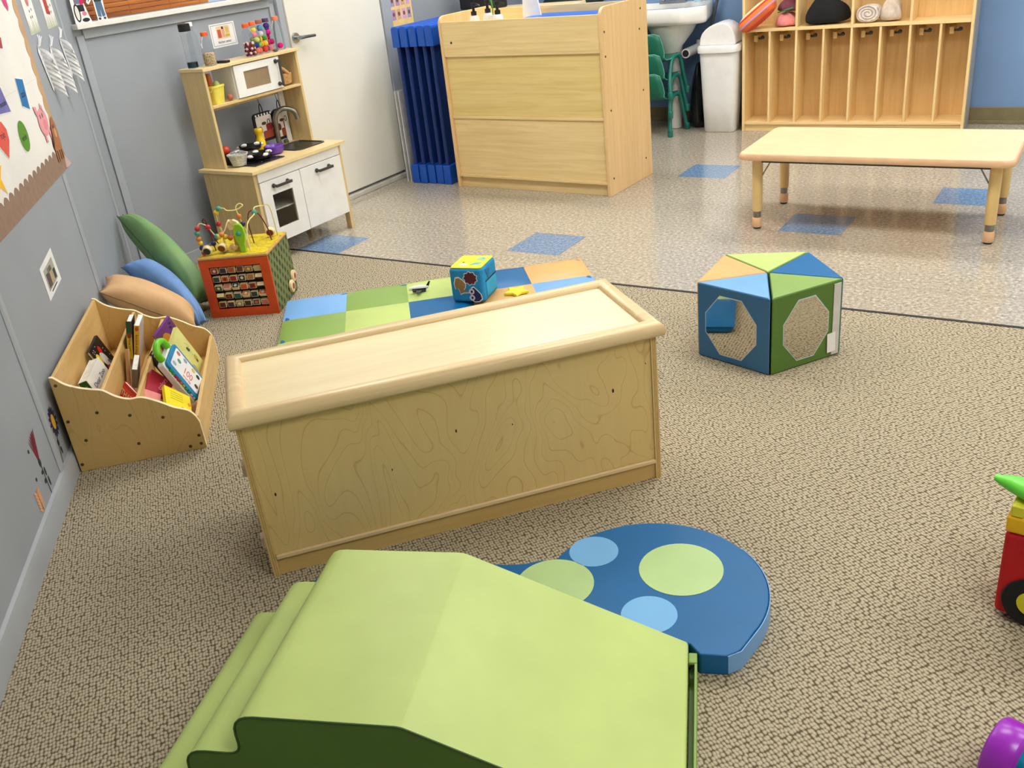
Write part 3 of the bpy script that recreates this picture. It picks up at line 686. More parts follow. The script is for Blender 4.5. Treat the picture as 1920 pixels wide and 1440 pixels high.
# local: the chair faces +x; seat centre at the origin
b = MB(); rs = []
prof_ = [(0.15, 0.262), (0.13, 0.272), (0.06, 0.262), (-0.04, 0.250), (-0.10, 0.254), (-0.135, 0.275), (-0.152, 0.32), (-0.165, 0.38), (-0.176, 0.435), (-0.179, 0.447)]
wd_ = [0.125, 0.155, 0.165, 0.165, 0.165, 0.164, 0.162, 0.155, 0.14, 0.10]
rows = []
for (x, z), w in zip(prof_, wd_):
    row = []
    for k in range(9):
        y = w*(k/4 - 1); cv = (k/4-1)**2
        row.append((x + 0.03*cv*(1 if z > 0.3 else 0), y, z + 0.016*cv*(1 if z < 0.3 else 0)))
    rows.append(row)
vs = [[b.bm.verts.new(p) for p in row] for row in rows]
for i in range(len(vs)-1):
    for k in range(8): b._f([vs[i][k], vs[i][k+1], vs[i+1][k+1], vs[i+1][k]])
sh = b.build('seat_shell', ch_g, r, sharp=80); md = sh.modifiers.new('thick', 'SOLIDIFY'); md.thickness = 0.006; md.offset = 0
b = MB(); ed = [row[0] for row in rows] + rows[-1][1:] + [row[-1] for row in rows[::-1]][1:]
b.tube(ed, 0.004, 6); b.build('shell_rim', ch_w, r)
for y in (-0.165, 0.165):
    pth = [(0.175, y*1.18, 0.0), (0.150, y*1.06, 0.13), (0.125, y, 0.235), (0.085, y*0.98, 0.272), (0.02, y*0.98, 0.272), (-0.03, y, 0.235), (-0.075, y*1.06, 0.13), (-0.11, y*1.18, 0.0)]
    b = MB(); b.tube(smooth_path(pth, 4), 0.0145, 12); lg = b.build('leg_frame', ch_t, r)
    for q in (pth[0], pth[-1]):
        b = MB(); b.lathe([(0.017, 0), (0.0195, 0.003), (0.0195, 0.045), (0.0165, 0.05)], (q[0] - (0.004 if q[0] > 0 else -0.005), q[1]*0.985, 0), 14); b.build('foot_cap', ch_t, lg)
for x in (0.085, 0.02):
    b = MB(); b.tube([(x, -0.16, 0.268), (x, -0.08, 0.245), (x, 0.08, 0.245), (x, 0.16, 0.268)], 0.008, 8); b.build('cross_bar', ch_t, r)
ca = 86
base_c = Vector((-2.922, 6.512))
r.location = (base_c.x, base_c.y, 0.268); r.rotation_euler = (0, 0, R(ca))
dup(r, (base_c.x - 0.004, base_c.y, 0.134), ca, 'small jade green school chair, middle one of the stack under the sink')
dup(r, (base_c.x - 0.008, base_c.y, 0.0), ca, 'small jade green school chair, lowest of the stack under the sink')

# ------------------------------------------------------------------ white swing-lid bin
r = T('trash_bin', 'tall white plastic bin with domed swing lid beside the coat lockers', 'bin', (-2.452, 6.655, 0), 3)
b = MB()
def br(a, c, z, e=5): return [(x, y, z) for x, y in superpts(a, c, 40, e)]
b.rings([br(0.108, 0.085, 0.0), br(0.113, 0.09, 0.006), br(0.122, 0.10, 0.2), br(0.137, 0.118, 0.545), br(0.137, 0.118, 0.56)])
b.build('bin_body', M['white_plastic'], r, sharp=60)
b = MB(); b.rings([br(0.142, 0.123, 0.552), br(0.15, 0.131, 0.556), br(0.152, 0.133, 0.590), br(0.146, 0.127, 0.602), br(0.128, 0.109, 0.604)]); b.build('rim', M['white_plastic'], r, sharp=50)
b = MB()
arcs = []
for k in range(13):
    a = PI*k/12; x = -0.128*math.cos(a); z = 0.603 + 0.14*(math.sin(a)**0.75) * (1 + 0.18*math.sin(a)*x/0.128)
    arcs.append((x, z))
rs = [[(x, -0.098, z) for x, z in arcs], [(x, -0.075, z + 0.006) for x, z in arcs], [(x, 0.075, z + 0.006) for x, z in arcs], [(x, 0.098, z) for x, z in arcs]]
b.rings(rs); b.build('swing_lid', M['white_plastic'], r, sharp=50, bevel=0.006)

# ------------------------------------------------------------------ what lies in the lockers
z0 = LS + 0.0205
r = T('striped_cushion', 'orange and pink striped cushion jutting from the leftmost locker cubby', 'cushion', inlock(0.115, 0.03, z0), LR)
def slab(name, L_, W_, Hh, mats, par, Mx, e=2.6, n=28, k=12):
    b = MB(); rs = []
    for i in range(k+1):
        t = -1 + 2*i/k; s_ = max(0.0, 1 - abs(t)**e)**(1/e)
        rs.append([Mx @ Vector((L_*t, W_*(0.25+0.75*s_)*math.cos(2*PI*j/n) if 0 < i < k else 0.2*W_*math.cos(2*PI*j/n), Hh*s_*math.sin(2*PI*j/n))) for j in range(n)])
    b.rings(rs); return b.build(name, mats, par)
t = NT('striped_cushion_cloth'); v = t.coord(); sx_ = t.n('ShaderNodeSeparateXYZ'); t.l(v, sx_.inputs[0])
pp_ = t.math('ADD', t.math('MULTIPLY', sx_.outputs[0], -0.616), t.math('MULTIPLY', sx_.outputs[2], 0.788))
fr = t.math('MULTIPLY', t.math('ADD', t.math('SUBTRACT', pp_, 0.0807), 0.062), 8.06)
t.base(t.ramp(fr, [(0.0, (226, 84, 60)), (0.14, (240, 120, 60)), (0.38, (214, 150, 196)), (0.47, (244, 132, 56)), (0.66, (222, 52, 46)), (0.76, (238, 222, 150)), (0.84, (236, 238, 226)), (0.93, (130, 190, 160))], 'CONSTANT'))
cu_m = t.set(0.8)
Mx = Matrix.Translation((-0.008, -0.035, 0.088)) @ Matrix.Rotation(R(-38), 4, 'Y')
slab('cushion_body', 0.150, 0.085, 0.058, cu_m, r, Mx)
b = MB(); b.tube([Mx @ Vector((-0.115 + 0.22*k/10, -0.0855 + 0.11*abs(k/10-0.5)**3, -0.008)) for k in range(11)], 0.0022, 6); b.build('zip', flat('lilac', (196, 150, 206)), r)
def heap(name, L_, W_, H_, mt, par, seed=1, off=(0, 0, 0), amp=0.25):
    rnd = random.Random(seed); b = MB(); rs = []; n, k = 26, 9
    ph = [rnd.uniform(0, 6.28) for _ in range(6)]
    for i in range(k+1):
        a = (PI/2)*i/k
        ring = []
        for j in range(n):
            t = 2*PI*j/n; w = 1 + amp*0.5*math.sin(3*t+ph[0]) * math.cos(a) + amp*0.35*math.sin(5*t+ph[1]+2*a)
            rr = max(math.cos(a), 0.04)*w
            ring.append((off[0] + L_*rr*math.copysign(abs(math.cos(t))**0.7, math.cos(t)), off[1] + W_*rr*math.copysign(abs(math.sin(t))**0.7, math.sin(t)), off[2] + H_*math.sin(a)**0.7*(1 + amp*0.4*math.sin(4*t+ph[2]+3*a))))
        rs.append(ring)
    b.rings(rs); return b.build(name, mt, par, sub=1)
def cloth(name, c): return plain(name, c, 0.9, var=0.1, vs=25, bump=0.3, bs=60)
r = T('pink_blanket', 'crumpled pink blanket beside the striped cushion in the lockers', 'blanket', inlock(0.278, 0.10, z0), LR)
heap('cloth', 0.074, 0.085, 0.085, cloth('pink_cloth', (232, 142, 140)), r, 3)
r = T('floral_cloth', 'dark floral cloth with green leaf lying on the pink blanket', 'cloth', inlock(0.285, 0.13, z0+0.09), LR)
heap('cloth', 0.068, 0.07, 0.075, cloth('plum_floral', (120, 62, 78)), r, 5)
b = MB(); b.prism([(-0.06, -0.065), (0.0, -0.088), (0.055, -0.083), (0.01, -0.062)], 0.012, 0.02, 'z', None, Matrix.Rotation(R(-15), 4, 'Y')); b.build('leaf', flat('leaf', (40, 150, 90)), r)
r = T('black_jacket', 'bunched black jacket in the second locker cubby', 'jacket', inlock(0.535, 0.11, z0), LR)
heap('cloth', 0.135, 0.095, 0.165, cloth('black_cloth', (14, 14, 17)), r, 8, amp=0.30)
r = T('rolled_towel', 'pale rolled towel at the left of the third locker cubby', 'towel', inlock(0.815, 0.08, z0), LR)
tw = cloth('pale_towel', (226, 216, 206))
b = MB(); sp_l = []
for k in range(40):
    a = 0.5*k; rr = 0.008 + 0.0013*k
    sp_l.append((rr*1.25*math.cos(a), 0.06 + rr*0.95*math.sin(a)))
b.prism(superpts(0.072, 0.052, 28, 2.4) and [(x, z+0.054) for x, z in superpts(0.072, 0.052, 28, 2.4)], -0.055, 0.08, 'y'); b.build('roll', tw, r, bevel=0.01)
b = MB(); b.tube([(x, -0.056, z) for x, z in sp_l], 0.0028, 6); b.build('fold_edge', cloth('towel_fold', (178, 160, 146)), r)
r = T('folded_blanket', 'beige crumpled blanket to the right of the rolled towel in the lockers', 'blanket', inlock(0.950, 0.11, z0), LR)
heap('cloth', 0.066, 0.09, 0.135, cloth('beige_cloth', (206, 190, 172)), r, 12)
# ------------------------------------------------------------------ wooden play kitchen against the left wall
KX, KY = -4.105, 3.285
def kl(x, y, z): return (KX - y, KY + x, z)      # kitchen frame (x along the wall, -y into the room) to the room
r = T('play_kitchen', 'wooden play kitchen with white doors, hutch shelf and sink against the grey wall', 'play kitchen', (KX, KY, 0), 90)
KW, KD, KH, KT = 0.70, 0.395, 0.49, 1.013
V = M['duktig']
def kb(name, a, c, mt=V, par=None, bev=0.002, **k): b = MB(); b.box(a, c); return b.build(name, mt, par or r, bevel=bev, **k)
# legs / side frames
for x0, x1 in ((0.012, 0.030), (KW-0.030, KW-0.012)):
    kb('side_panel', (x0+0.003, -KD+0.05, 0.11), (x1-0.003, -0.045, KH-0.0005))
    kb('leg', (x0, -KD+0.012, 0.0), (x1+0.004, -KD+0.0495, KH-0.0005)); kb('leg', (x0, -0.0445, 0.0), (x1, -0.005, KH-0.0005))
kb('base_board', (0.0345, -KD+0.02, 0.098), (KW-0.0305, -0.01, 0.112)); kb('back_board', (0.0345, -0.02, 0.113), (KW-0.0305, -0.012, KH-0.001), M['white_lacquer'])
# worktop with openings for the sink and hob (pieces of one board)
b = MB()
wx = [-0.008, 0.085, 0.325, 0.40, 0.645, KW+0.012]
b.box((-0.008, -KD-0.012, KH), (KW+0.012, -0.295, KH+0.016)); b.box((-0.008, -0.085, KH), (KW+0.012, 0.0, KH+0.016))
b.box((-0.008, -0.295, KH), (0.458, -0.085, KH+0.016)); b.box((0.668, -0.295, KH), (KW+0.012, -0.085, KH+0.016))
wt = b.build('worktop', grain('worktop_birch', (236, 212, 156), (212, 182, 122), (50, 3, 50), 0.4, 0.35), r)
b = MB(); zi = KH+0.0165
ringo = [(x, y) for x, y in rrect(0.446, -0.305, 0.680, -0.076, 0.04, 5)]
def sc_(p, k, z): return [(0.563 + (x-0.563)*k, -0.19 + (y+0.19)*k, z) for x, y in p]
b.rings([sc_(ringo, 1.0, zi), sc_(ringo, 0.985, zi+0.004), sc_(ringo, 0.92, zi+0.004), sc_(ringo, 0.89, zi-0.004), sc_(ringo, 0.82, zi-0.075), sc_(ringo, 0.3, zi-0.08)])
b.build('sink_bowl', plain('charcoal_sink', (48, 50, 48), 0.35, 0.3, var=0.1), r, sharp=60)
b = MB(); b.tube(smooth_path([(0.562, -0.044, KH+0.017), (0.562, -0.046, KH+0.10), (0.564, -0.050, KH+0.165), (0.580, -0.060, KH+0.198), (0.615, -0.085, KH+0.212), (0.655, -0.115, KH+0.190), (0.665, -0.125, KH+0.145)], 5), 0.0145, 14)
b.lathe([(0.024, 0), (0.023, 0.006), (0.016, 0.01)], (0.562, -0.044, KH+0.0165), 18); b.build('faucet', M['steel'], r)
b = MB(); b.lathe([(0.015, 0), (0.015, 0.014), (0.009, 0.02)], (0.618, -0.045, KH+0.0165), 14); b.build('tap_knob', M['steel'], r)
b = MB(); b.box((0.098, -0.322, KH+0.0165), (0.318, -0.102, KH+0.0215)); hob = b.build('hob', plain('black_hob', (20, 20, 20), 0.25, var=0.1), r, bevel=0.002)
for x, y, q in ((0.155, -0.255, 0.046), (0.262, -0.262, 0.046), (0.2, -0.15, 0.04)):
    b = MB(); b.lathe([(q, 0.0217), (q, 0.0222), (q-0.006, 0.0222), (q-0.006, 0.0217)], (x, y, KH), 28, cap=False); b.build('hob_ring', M['dark_grey'], hob)
# white front
kb('fascia', (0.035, -KD+0.004, 0.438), (KW-0.0345, -KD+0.018, KH-0.001), M['white_lacquer'])
dk_ = plain('dark_grey_handle', (70, 68, 64), 0.4, 0.2)
def handle(xc, z, par, half=0.052):
    y = -KD+0.002
    b = MB()
    for s_ in (-1, 1): b.cyl((xc+s_*half, y, z), (xc+s_*half, y-0.008, z), 0.0125, 0.0115, 16); b.cyl((xc+s_*half, y-0.008, z), (xc+s_*half, y-0.026, z), 0.0075, None, 12)
    b.box((xc-half-0.008, y-0.034, z-0.0075), (xc+half+0.008, y-0.026, z+0.0075)); b.build('handle', dk_, par, bevel=0.002)
b = MB(); x0, x1, z0_, z1_ = 0.036, 0.331, 0.105, 0.435
b.box((x0, -KD+0.002, z0_), (x0+0.072, -KD+0.016, z1_)); b.box((x1-0.072, -KD+0.002, z0_), (x1, -KD+0.016, z1_)); b.box((x0+0.072, -KD+0.002, z0_), (x1-0.072, -KD+0.016, z0_+0.072)); b.box((x0+0.072, -KD+0.002, z1_-0.078), (x1-0.072, -KD+0.016, z1_))
ov = b.build('oven_door', M['white_lacquer'], r); handle((x0+x1)/2-0.005, 0.402, ov)
b = MB(); b.box((x0+0.0725, -KD+0.008, z0_+0.0725), (x1-0.0725, -KD+0.011, z1_-0.0785)); b.build('oven_pane', glassy('clear_acrylic', (235, 235, 230)), ov)
kb('oven_shelf', (0.0345, -KD+0.03, 0.262), (0.334, -0.03, 0.270), M['white_lacquer'])
kb('partition', (0.334, -KD+0.02, 0.113), (0.342, -0.025, 0.437), M['white_lacquer'])
cd = kb('cupboard_door', (0.336, -KD+0.002, 0.105), (KW-0.035, -KD+0.016, 0.435), M['white_lacquer']); handle(0.51, 0.398, cd, 0.05)
# hutch
HX0, HX1, HD = 0.028, 0.710, 0.172
kb('hutch_side', (HX0, -HD, KH+0.0165), (HX0+0.016, -0.004, KT-0.0165)); kb('hutch_side', (HX1-0.016, -HD, KH+0.0165), (HX1, -0.004, KT-0.0165))
kb('hutch_top', (HX0-0.006, -HD-0.012, KT-0.016), (HX1+0.008, 0.0, KT), grain('hutch_top_birch', (236, 212, 156), (212, 182, 122), (50, 3, 50), 0.4, 0.35))
kb('hutch_shelf', (HX0+0.0165, -HD, 0.812), (HX1-0.0165, -0.004, 0.826))
kb('support_post', (0.648, -0.030, KH+0.0165), (0.685, -0.018, 0.8115), M['white_lacquer'])
kb('rail', (HX0+0.0165, -0.014, 0.775), (HX1-0.0165, -0.004, 0.8115))
for (x, z) in ((0.0275, 0.74), (0.0275, 0.76)): pass
# microwave box
b = MB(); x0, x1, z0_, z1_ = 0.225, 0.560, 0.8265, KT-0.0165
b.box((x0, -HD+0.01, z0_), (x0+0.010, -0.006, z1_)); b.box((x1-0.010, -HD+0.01, z0_), (x1, -0.006, z1_)); b.box((x0+0.01, -0.016, z0_), (x1-0.01, -0.006, z1_))
mw = b.build('microwave_box', M['white_lacquer'], r)
b = MB(); y0, y1 = -HD-0.006, -HD+0.009
a0, a1, c0, c1 = x0+0.002, x1-0.004, z0_+0.004, z1_-0.004
b.box((a0, y0, c0), (a0+0.062, y1, c1)); b.box((a1-0.085, y0, c0), (a1, y1, c1)); b.box((a0+0.062, y0, c0), (a1-0.085, y1, c0+0.036)); b.box((a0+0.062, y0, c1-0.036), (a1-0.085, y1, c1))
md_ = b.build('microwave_door', M['white_lacquer'], mw)
b = MB(); b.box((a0+0.0625, y0+0.005, c0+0.0365), (a1-0.0855, y0+0.009, c1-0.0365)); b.build('microwave_window', plain('smoky_brown_panel', (150, 128, 98), 0.3), mw)
b = MB(); xh = a1-0.028
for z in (c0+0.022, c1-0.022): b.cyl((xh, y0, z), (xh, y0-0.008, z), 0.012, 0.011, 16); b.cyl((xh, y0-0.008, z), (xh, y0-0.026, z), 0.007, None, 12)
b.box((xh-0.007, y0-0.034, c0+0.012), (xh+0.007, y0-0.026, c1-0.012)); b.build('microwave_handle', dk_, mw, bevel=0.002)

# ---- things on the hutch top: sensory bottles
ZT = KT + 0.0006
clear = glassy('clear_bottle', (244, 248, 250), 0.02)
org = flat('orange_cap', (232, 100, 44), 0.4)
def bottle(label, x, y, h, rad, capm, fills, name='sensory_bottle', shape='juice', ch=0.020):
    o = T(name, label, 'bottle', kl(x, y, ZT), random.uniform(0, 90), 'sensory bottles on the play kitchen')
    nk = rad*0.52
    if shape == 'jar': pf = [(rad*0.94, 0), (rad, 0.004), (rad, h-ch-0.012), (rad*0.97, h-ch)]
    else: pf = [(rad*0.85, 0), (rad, 0.006), (rad, h*0.50), (rad*0.93, h*0.55), (rad*0.97, h*0.62), (rad*0.8, h*0.74), (nk, h*0.84), (nk, h-ch)]
    b = MB(); b.lathe(pf, seg=24); b.build('bottle_body', clear, o)
    b = MB(); cr_ = pf[-1][0]*1.12; b.lathe([(cr_, h-ch+0.0005), (cr_*1.02, h-ch+0.003), (cr_, h-0.002), (cr_*0.9, h)], seg=20); b.build('cap', capm, o)
    for nm, mt, pts, q in fills:
        for p in pts:
            b = MB(); b.ball(p, q, 10); b.build(nm, mt, o)
    return o
def ring_pts(rad, zs, n, jit=0.0, ph=0.0):
    return [(rad*math.cos(2*PI*k/n + ph + i*0.5), rad*math.sin(2*PI*k/n + ph + i*0.5), z) for i, z in enumerate(zs) for k in range(n)]
o = bottle('tall clear jar with black square lid and dark liquid, leftmost on the play kitchen top', 0.062, -0.075, 0.212, 0.027, M['black'], [], shape='jar', ch=0.036)
b = MB(); b.lathe([(0.0245, 0.003), (0.0245, 0.03)], seg=20); b.build('dark_liquid', plain('teal_black_liquid', (20, 44, 50), 0.2), o)
o = bottle('clear plastic bottle with white cap behind the bottle of beige grains', 0.122, -0.044, 0.213, 0.029, M['white_plastic'], [])
o = bottle('clear bottle with orange cap half full of beige grains on the play kitchen', 0.132, -0.128, 0.162, 0.031, org, [])
b = MB(); b.lathe([(0.024, 0.003), (0.0282, 0.008), (0.0282, 0.058), (0.022, 0.064)], seg=20)
t = NT('beige_grains'); vo = t.n('ShaderNodeTexVoronoi'); vo.inputs['Scale'].default_value = 190.0; t.l(t.coord(), vo.inputs['Vector'])
t.base(t.ramp(vo.outputs['Distance'], [(0.0, (236, 222, 190)), (0.5, (206, 184, 146)), (0.8, (140, 116, 84))])); t.bump(vo.outputs['Distance'], 0.5)
b.build('grains', t.set(0.7), o)
red_w = [('red_bead', flat('crimson', (130, 20, 44)), ring_pts(0.020, [0.012, 0.030, 0.048, 0.064], 6), 0.0085), ('white_bead', flat('white_bead', (244, 232, 234)), ring_pts(0.022, [0.018, 0.040, 0.066], 5, ph=0.4), 0.0075)]
bottle('clear bottle of dark red and white beads with orange cap, left of the pompom bottles', 0.420, -0.125, 0.165, 0.031, org, red_w)
def pom(cols_): return [('pompom', flat('pom_%d_%d_%d' % c, c, 0.9), [p], 0.0155) for p, c in cols_]
bottle('orange-capped bottle of pastel and blue pompoms, second in the right group', 0.480, -0.112, 0.168, 0.030, org, pom([((0.012, 0.004, 0.02), (240, 110, 90)), ((-0.012, 0.006, 0.024), (240, 110, 90)), ((0.0, -0.013, 0.022), (244, 120, 96)), ((0.0, -0.012, 0.050), (36, 70, 150)), ((0.013, 0.008, 0.05), (130, 190, 80)), ((-0.013, 0.008, 0.052), (200, 220, 110)), ((0.008, -0.01, 0.076), (214, 226, 120)), ((-0.01, 0.004, 0.078), (200, 210, 120)), ((0.0, -0.008, 0.102), (244, 140, 170)), ((0, 0, 0.125), (246, 226, 90))]))
bottle('brown-capped bottle of yellow and red pompoms, middle one of the right group', 0.541, -0.102, 0.170, 0.030, flat('brown_cap', (160, 92, 74)), pom([((0.01, -0.01, 0.02), (238, 70, 60)), ((-0.012, -0.006, 0.022), (240, 84, 70)), ((0.004, 0.012, 0.022), (238, 110, 110)), ((-0.006, -0.012, 0.048), (246, 196, 40)), ((0.012, 0.0, 0.05), (246, 190, 40)), ((-0.01, -0.008, 0.074), (246, 204, 50)), ((0.011, 0.004, 0.076), (90, 150, 60)), ((0.0, -0.008, 0.100), (240, 236, 236)), ((-0.008, 0.004, 0.112), (176, 28, 50)), ((0.0, 0.0, 0.128), (90, 150, 196))]))
bottle('purple-capped bottle of magenta pompoms, beside the empty clear bottle', 0.604, -0.088, 0.170, 0.030, flat('plum_cap', (70, 52, 96)), pom([((0.01, -0.01, 0.02), (236, 130, 130)), ((-0.012, -0.004, 0.022), (230, 110, 120)), ((0.0, -0.012, 0.048), (196, 20, 90)), ((0.01, 0.006, 0.05), (200, 30, 100)), ((-0.008, 0.0, 0.074), (206, 20, 110)), ((0.008, -0.006, 0.098), (220, 30, 130)), ((-0.004, 0.0, 0.118), (90, 50, 130)), ((0.0, 0.0, 0.132), (80, 50, 130))]))
bottle('clear bottle with salmon cap and one hot pink pompom, rightmost on the play kitchen', 0.668, -0.098, 0.172, 0.031, flat('salmon_cap', (236, 130, 96)), pom([((0.002, -0.010, 0.022), (232, 20, 130))]))
o = T('small_stone', 'small dark glass pebble on the play kitchen top in front of the pompom bottles', 'pebble', kl(0.57, -0.155, ZT), 0)
b = MB(); b.ball((0, 0, 0.007), 0.016, 12, None, (1.2, 0.8, 0.42)); b.build('pebble_body', plain('smoky_glass', (90, 82, 78), 0.12), o)
o = T('toy_phone', 'flat black toy handset lying between the grain bottle and kitchen sign', 'toy', kl(0.218, -0.118, ZT), 96)
b = MB(); b.box((-0.02, -0.045, 0), (0.012, 0.05, 0.012)); b.build('handset_body', M['black'], o, bevel=0.004)
b = MB(); b.ball((-0.004, 0.06, 0.008), 0.0085, 10); b.build('pink_knob', flat('pale_pink', (226, 190, 206)), o)

# ---- in the hutch
o = T('yellow_bucket', 'small pale yellow bucket of play food in the left hutch cubby', 'bucket', kl(0.118, -0.115, 0.8266), 10)
b = MB()
def sq(k, z): return [(x, y, z) for x, y in superpts(k, k, 24, 5)]
b.rings([sq(0.036, 0), sq(0.047, 0.080), sq(0.050, 0.082), sq(0.050, 0.092), sq(0.046, 0.092), sq(0.034, 0.006)]); b.build('bucket_body', flat('pale_yellow', (240, 226, 96), 0.4), o)
b = MB(); b.tube([(-0.038, -0.0512, 0.082), (-0.03, -0.053, 0.066), (0.0, -0.054, 0.058), (0.03, -0.053, 0.066), (0.038, -0.0512, 0.082)], 0.003, 8); b.build('bucket_handle', flat('pale_yellow', (240, 226, 96)), o)
o = T('play_carrot', 'orange-brown play carrot poking from the yellow bucket', 'play food', kl(0.108, -0.118, 0.8266), 0)
b = MB(); b.tube([(0.0, 0, 0.008), (-0.004, 0.0, 0.07), (-0.010, 0.004, 0.15)], [0.007, 0.016, 0.012], 12); b.build('carrot_body', flat('rust_orange', (196, 104, 50)), o)
o = T('play_lime', 'pale green play vegetable in the yellow bucket', 'play food', kl(0.143, -0.118, 0.8266), 0)
b = MB(); b.ball((0, 0, 0.086), 0.019, 14, None, (1, 1, 1.3)); b.build('lime_body', flat('pale_lime', (196, 222, 130)), o)
o = T('play_apple', 'dark red play fruit behind the yellow bucket', 'play food', kl(0.186, -0.07, 0.8266), 0)
b = MB(); b.ball((0, 0, 0.030), 0.030, 14); b.build('fruit_body', flat('dark_red', (110, 34, 28), 0.35), o)
o = T('play_potato', 'small brown play potato between bucket and microwave', 'play food', kl(0.193, -0.145, 0.8266), 0)
b = MB(); b.ball((0, 0, 0.017), 0.018, 12, None, (1.0, 0.8, 0.9)); b.build('potato_body', flat('potato', (176, 104, 72)), o)
o = T('straw_basket', 'tan woven basket with flat handle in the right hutch cubby', 'basket', kl(0.627, -0.10, 0.8266), 0)
tan_w = plain('tan_wicker', (186, 142, 84), 0.7, var=0.2, vs=60, bump=0.4, bs=200)
b = MB(); b.lathe([(0.034, 0), (0.056, 0.012), (0.060, 0.062), (0.056, 0.066), (0.05, 0.062), (0.048, 0.016), (0.03, 0.008)], seg=24); b.build('basket_body', tan_w, o)
b = MB(); b.tube(smooth_path([(-0.055, -0.0, 0.07), (-0.035, -0.03, 0.098), (0.01, -0.04, 0.108), (0.05, -0.03, 0.095), (0.058, 0, 0.066)], 5), 0.0085, 10); b.build('basket_handle', flat('tan_strap', (206, 160, 108)), o)

# ---- on the worktop
ZW = KH + 0.0222
def pot_holder(label, x, z, w, h, name, flip):
    o = T(name, label, 'pot holder', kl(x, -0.016 - 0.0*x, z), 90)
    b = MB(); b.prism(rrect(-w/2, 0, w/2, h, 0.022, 5), -0.011, 0.0, 'y'); b.build('pad', flat('black_quilt', (24, 22, 24), 0.85), o, bevel=0.003)
    wx_ = w*0.40
    b = MB(); b.prism(rrect(-wx_, h*0.10, wx_, h*0.88, 0.012, 4), -0.0125, -0.0112, 'y'); pp = b.build('print', flat('print_white', (226, 218, 208)), o)
    b = MB(); b.prism(rrect(-wx_*0.35, h*0.10, wx_*0.98, h*0.36, 0.008, 3), -0.0131, -0.0126, 'y'); b.build('brick_patch', flat('brick', (150, 64, 32)), pp)
    b = MB(); b.prism(rrect(wx_*0.15, h*0.36, wx_*0.95, h*0.58, 0.006, 3), -0.0131, -0.0126, 'y'); b.build('red_patch', flat('deep_red', (140, 26, 26)), pp)
    b = MB(); b.prism(superpts(0.012, 0.007, 16, 2) and [(xx - wx_*0.05, zz + h*0.62) for xx, zz in superpts(0.018, 0.009, 16, 2)], -0.0131, -0.0126, 'y'); b.build('brown_mark', flat('brown_mark', (86, 54, 40)), pp)
    b = MB(); b.tube([(wx_*0.55 + 0.009*math.cos(a*PI/8), -0.013, h*0.64 + 0.014*math.sin(a*PI/8)) for a in range(16)], 0.0022, 6, closed=True); b.build('loop_mark', M['ink'], pp)
    b = MB(); b.prism([(xx - wx_*0.6, zz + h*0.42) for xx, zz in superpts(0.014, 0.02, 16, 2)], -0.0131, -0.0126, 'y'); b.build('plum_mark', flat('plum', (92, 40, 48)), pp)
    for k in range(6):
        xk = -w*0.38 + k*w*0.15
        b = MB(); b.box((xk, -0.0121, h*0.885), (xk+w*0.07, -0.0112, h*0.955)); b.build('stripe', M['paper'], pp)
    b = MB(); b.tube(smooth_path([(-0.012, -0.006, h-0.002), (-0.008, -0.006, h+0.03), (0.0, -0.006, h+0.045), (0.008, -0.006, h+0.03), (0.012, -0.006, h-0.002)], 4), 0.0028, 6); b.build('hanging_loop', M['ink'], o)
    b = MB(); b.tube([(0, -0.006, h+0.042), (0.002, 0.004, h+0.075)], 0.0018, 6); b.build('string', M['ink'], o)
pot_holder('black and white printed pot holder hanging left, behind the yellow shaker', 0.496, 0.545, 0.150, 0.160, 'pot_holder', 0)
pot_holder('printed pot holder hanging right, behind the faucet of the play kitchen', 0.634, 0.528, 0.118, 0.172, 'pot_holder', 1)
o = T('yellow_shaker', 'yellow toy shaker standing on the play kitchen worktop', 'shaker', kl(0.397, -0.075, KH+0.0166), 0)
b = MB(); b.lathe([(0.027, 0), (0.027, 0.02), (0.026, 0.062), (0.019, 0.075), (0.017, 0.092), (0.021, 0.108), (0.023, 0.112), (0.023, 0.126), (0.019, 0.131)], seg=20); b.build('shaker_body', flat('bright_yellow', (248, 206, 16), 0.35), o)
o = T('purple_bowl', 'purple toy bowl beside the sink of the play kitchen', 'bowl', kl(0.372, -0.195, KH+0.0166), 0)
b = MB(); b.lathe([(0.030, 0.0), (0.046, 0.008), (0.054, 0.030), (0.055, 0.044), (0.050, 0.047), (0.036, 0.036), (0.030, 0.014), (0.012, 0.010)], seg=28); b.build('bowl_body', flat('violet', (104, 62, 170), 0.35), o)
bk = flat('gloss_black', (16, 15, 17), 0.4)
def spotted(label, x, y, z, tilt, nm, rad):
    o = T(nm, label, 'pan', kl(x, y, z), 0); o.rotation_euler = (R(tilt[0]), R(tilt[1]), R(185))
    b = MB(); b.lathe([(rad*0.72, 0), (rad*0.9, 0.006), (rad, 0.032), (rad*0.96, 0.033), (rad*0.86, 0.012), (rad*0.3, 0.008)], seg=28); b.build('pan_body', bk, o)
    for k in range(5):
        a = 2*PI*k/5 + 0.5; b = MB(); b.ball((rad*0.94*math.cos(a), rad*0.94*math.sin(a), 0.026), 0.022, 12, None, (0.62 + 0.3*abs(math.sin(a)), 0.62 + 0.3*abs(math.cos(a)), 0.42)); b.build('white_spot', M['white_lacquer'], o)
    b = MB(); b.tube([(rad*0.98, 0, 0.024), (rad*1.2, 0, 0.028), (rad*1.35, 0, 0.027)], [0.010, 0.011, 0.009], 10); b.build('pan_handle', bk, o)
spotted('black toy pan with white spotted rim, front one on the hob', 0.232, -0.205, ZW+0.001, (0, 0), 'toy_pan', 0.074)
spotted('black toy pan with white spots tipped up behind the front pan', 0.290, -0.105, ZW+0.030, (10, 12), 'toy_pan', 0.062)
o = T('toy_colander', 'grey white toy colander on the left of the hob', 'colander', kl(0.100, -0.205, ZW), 0)
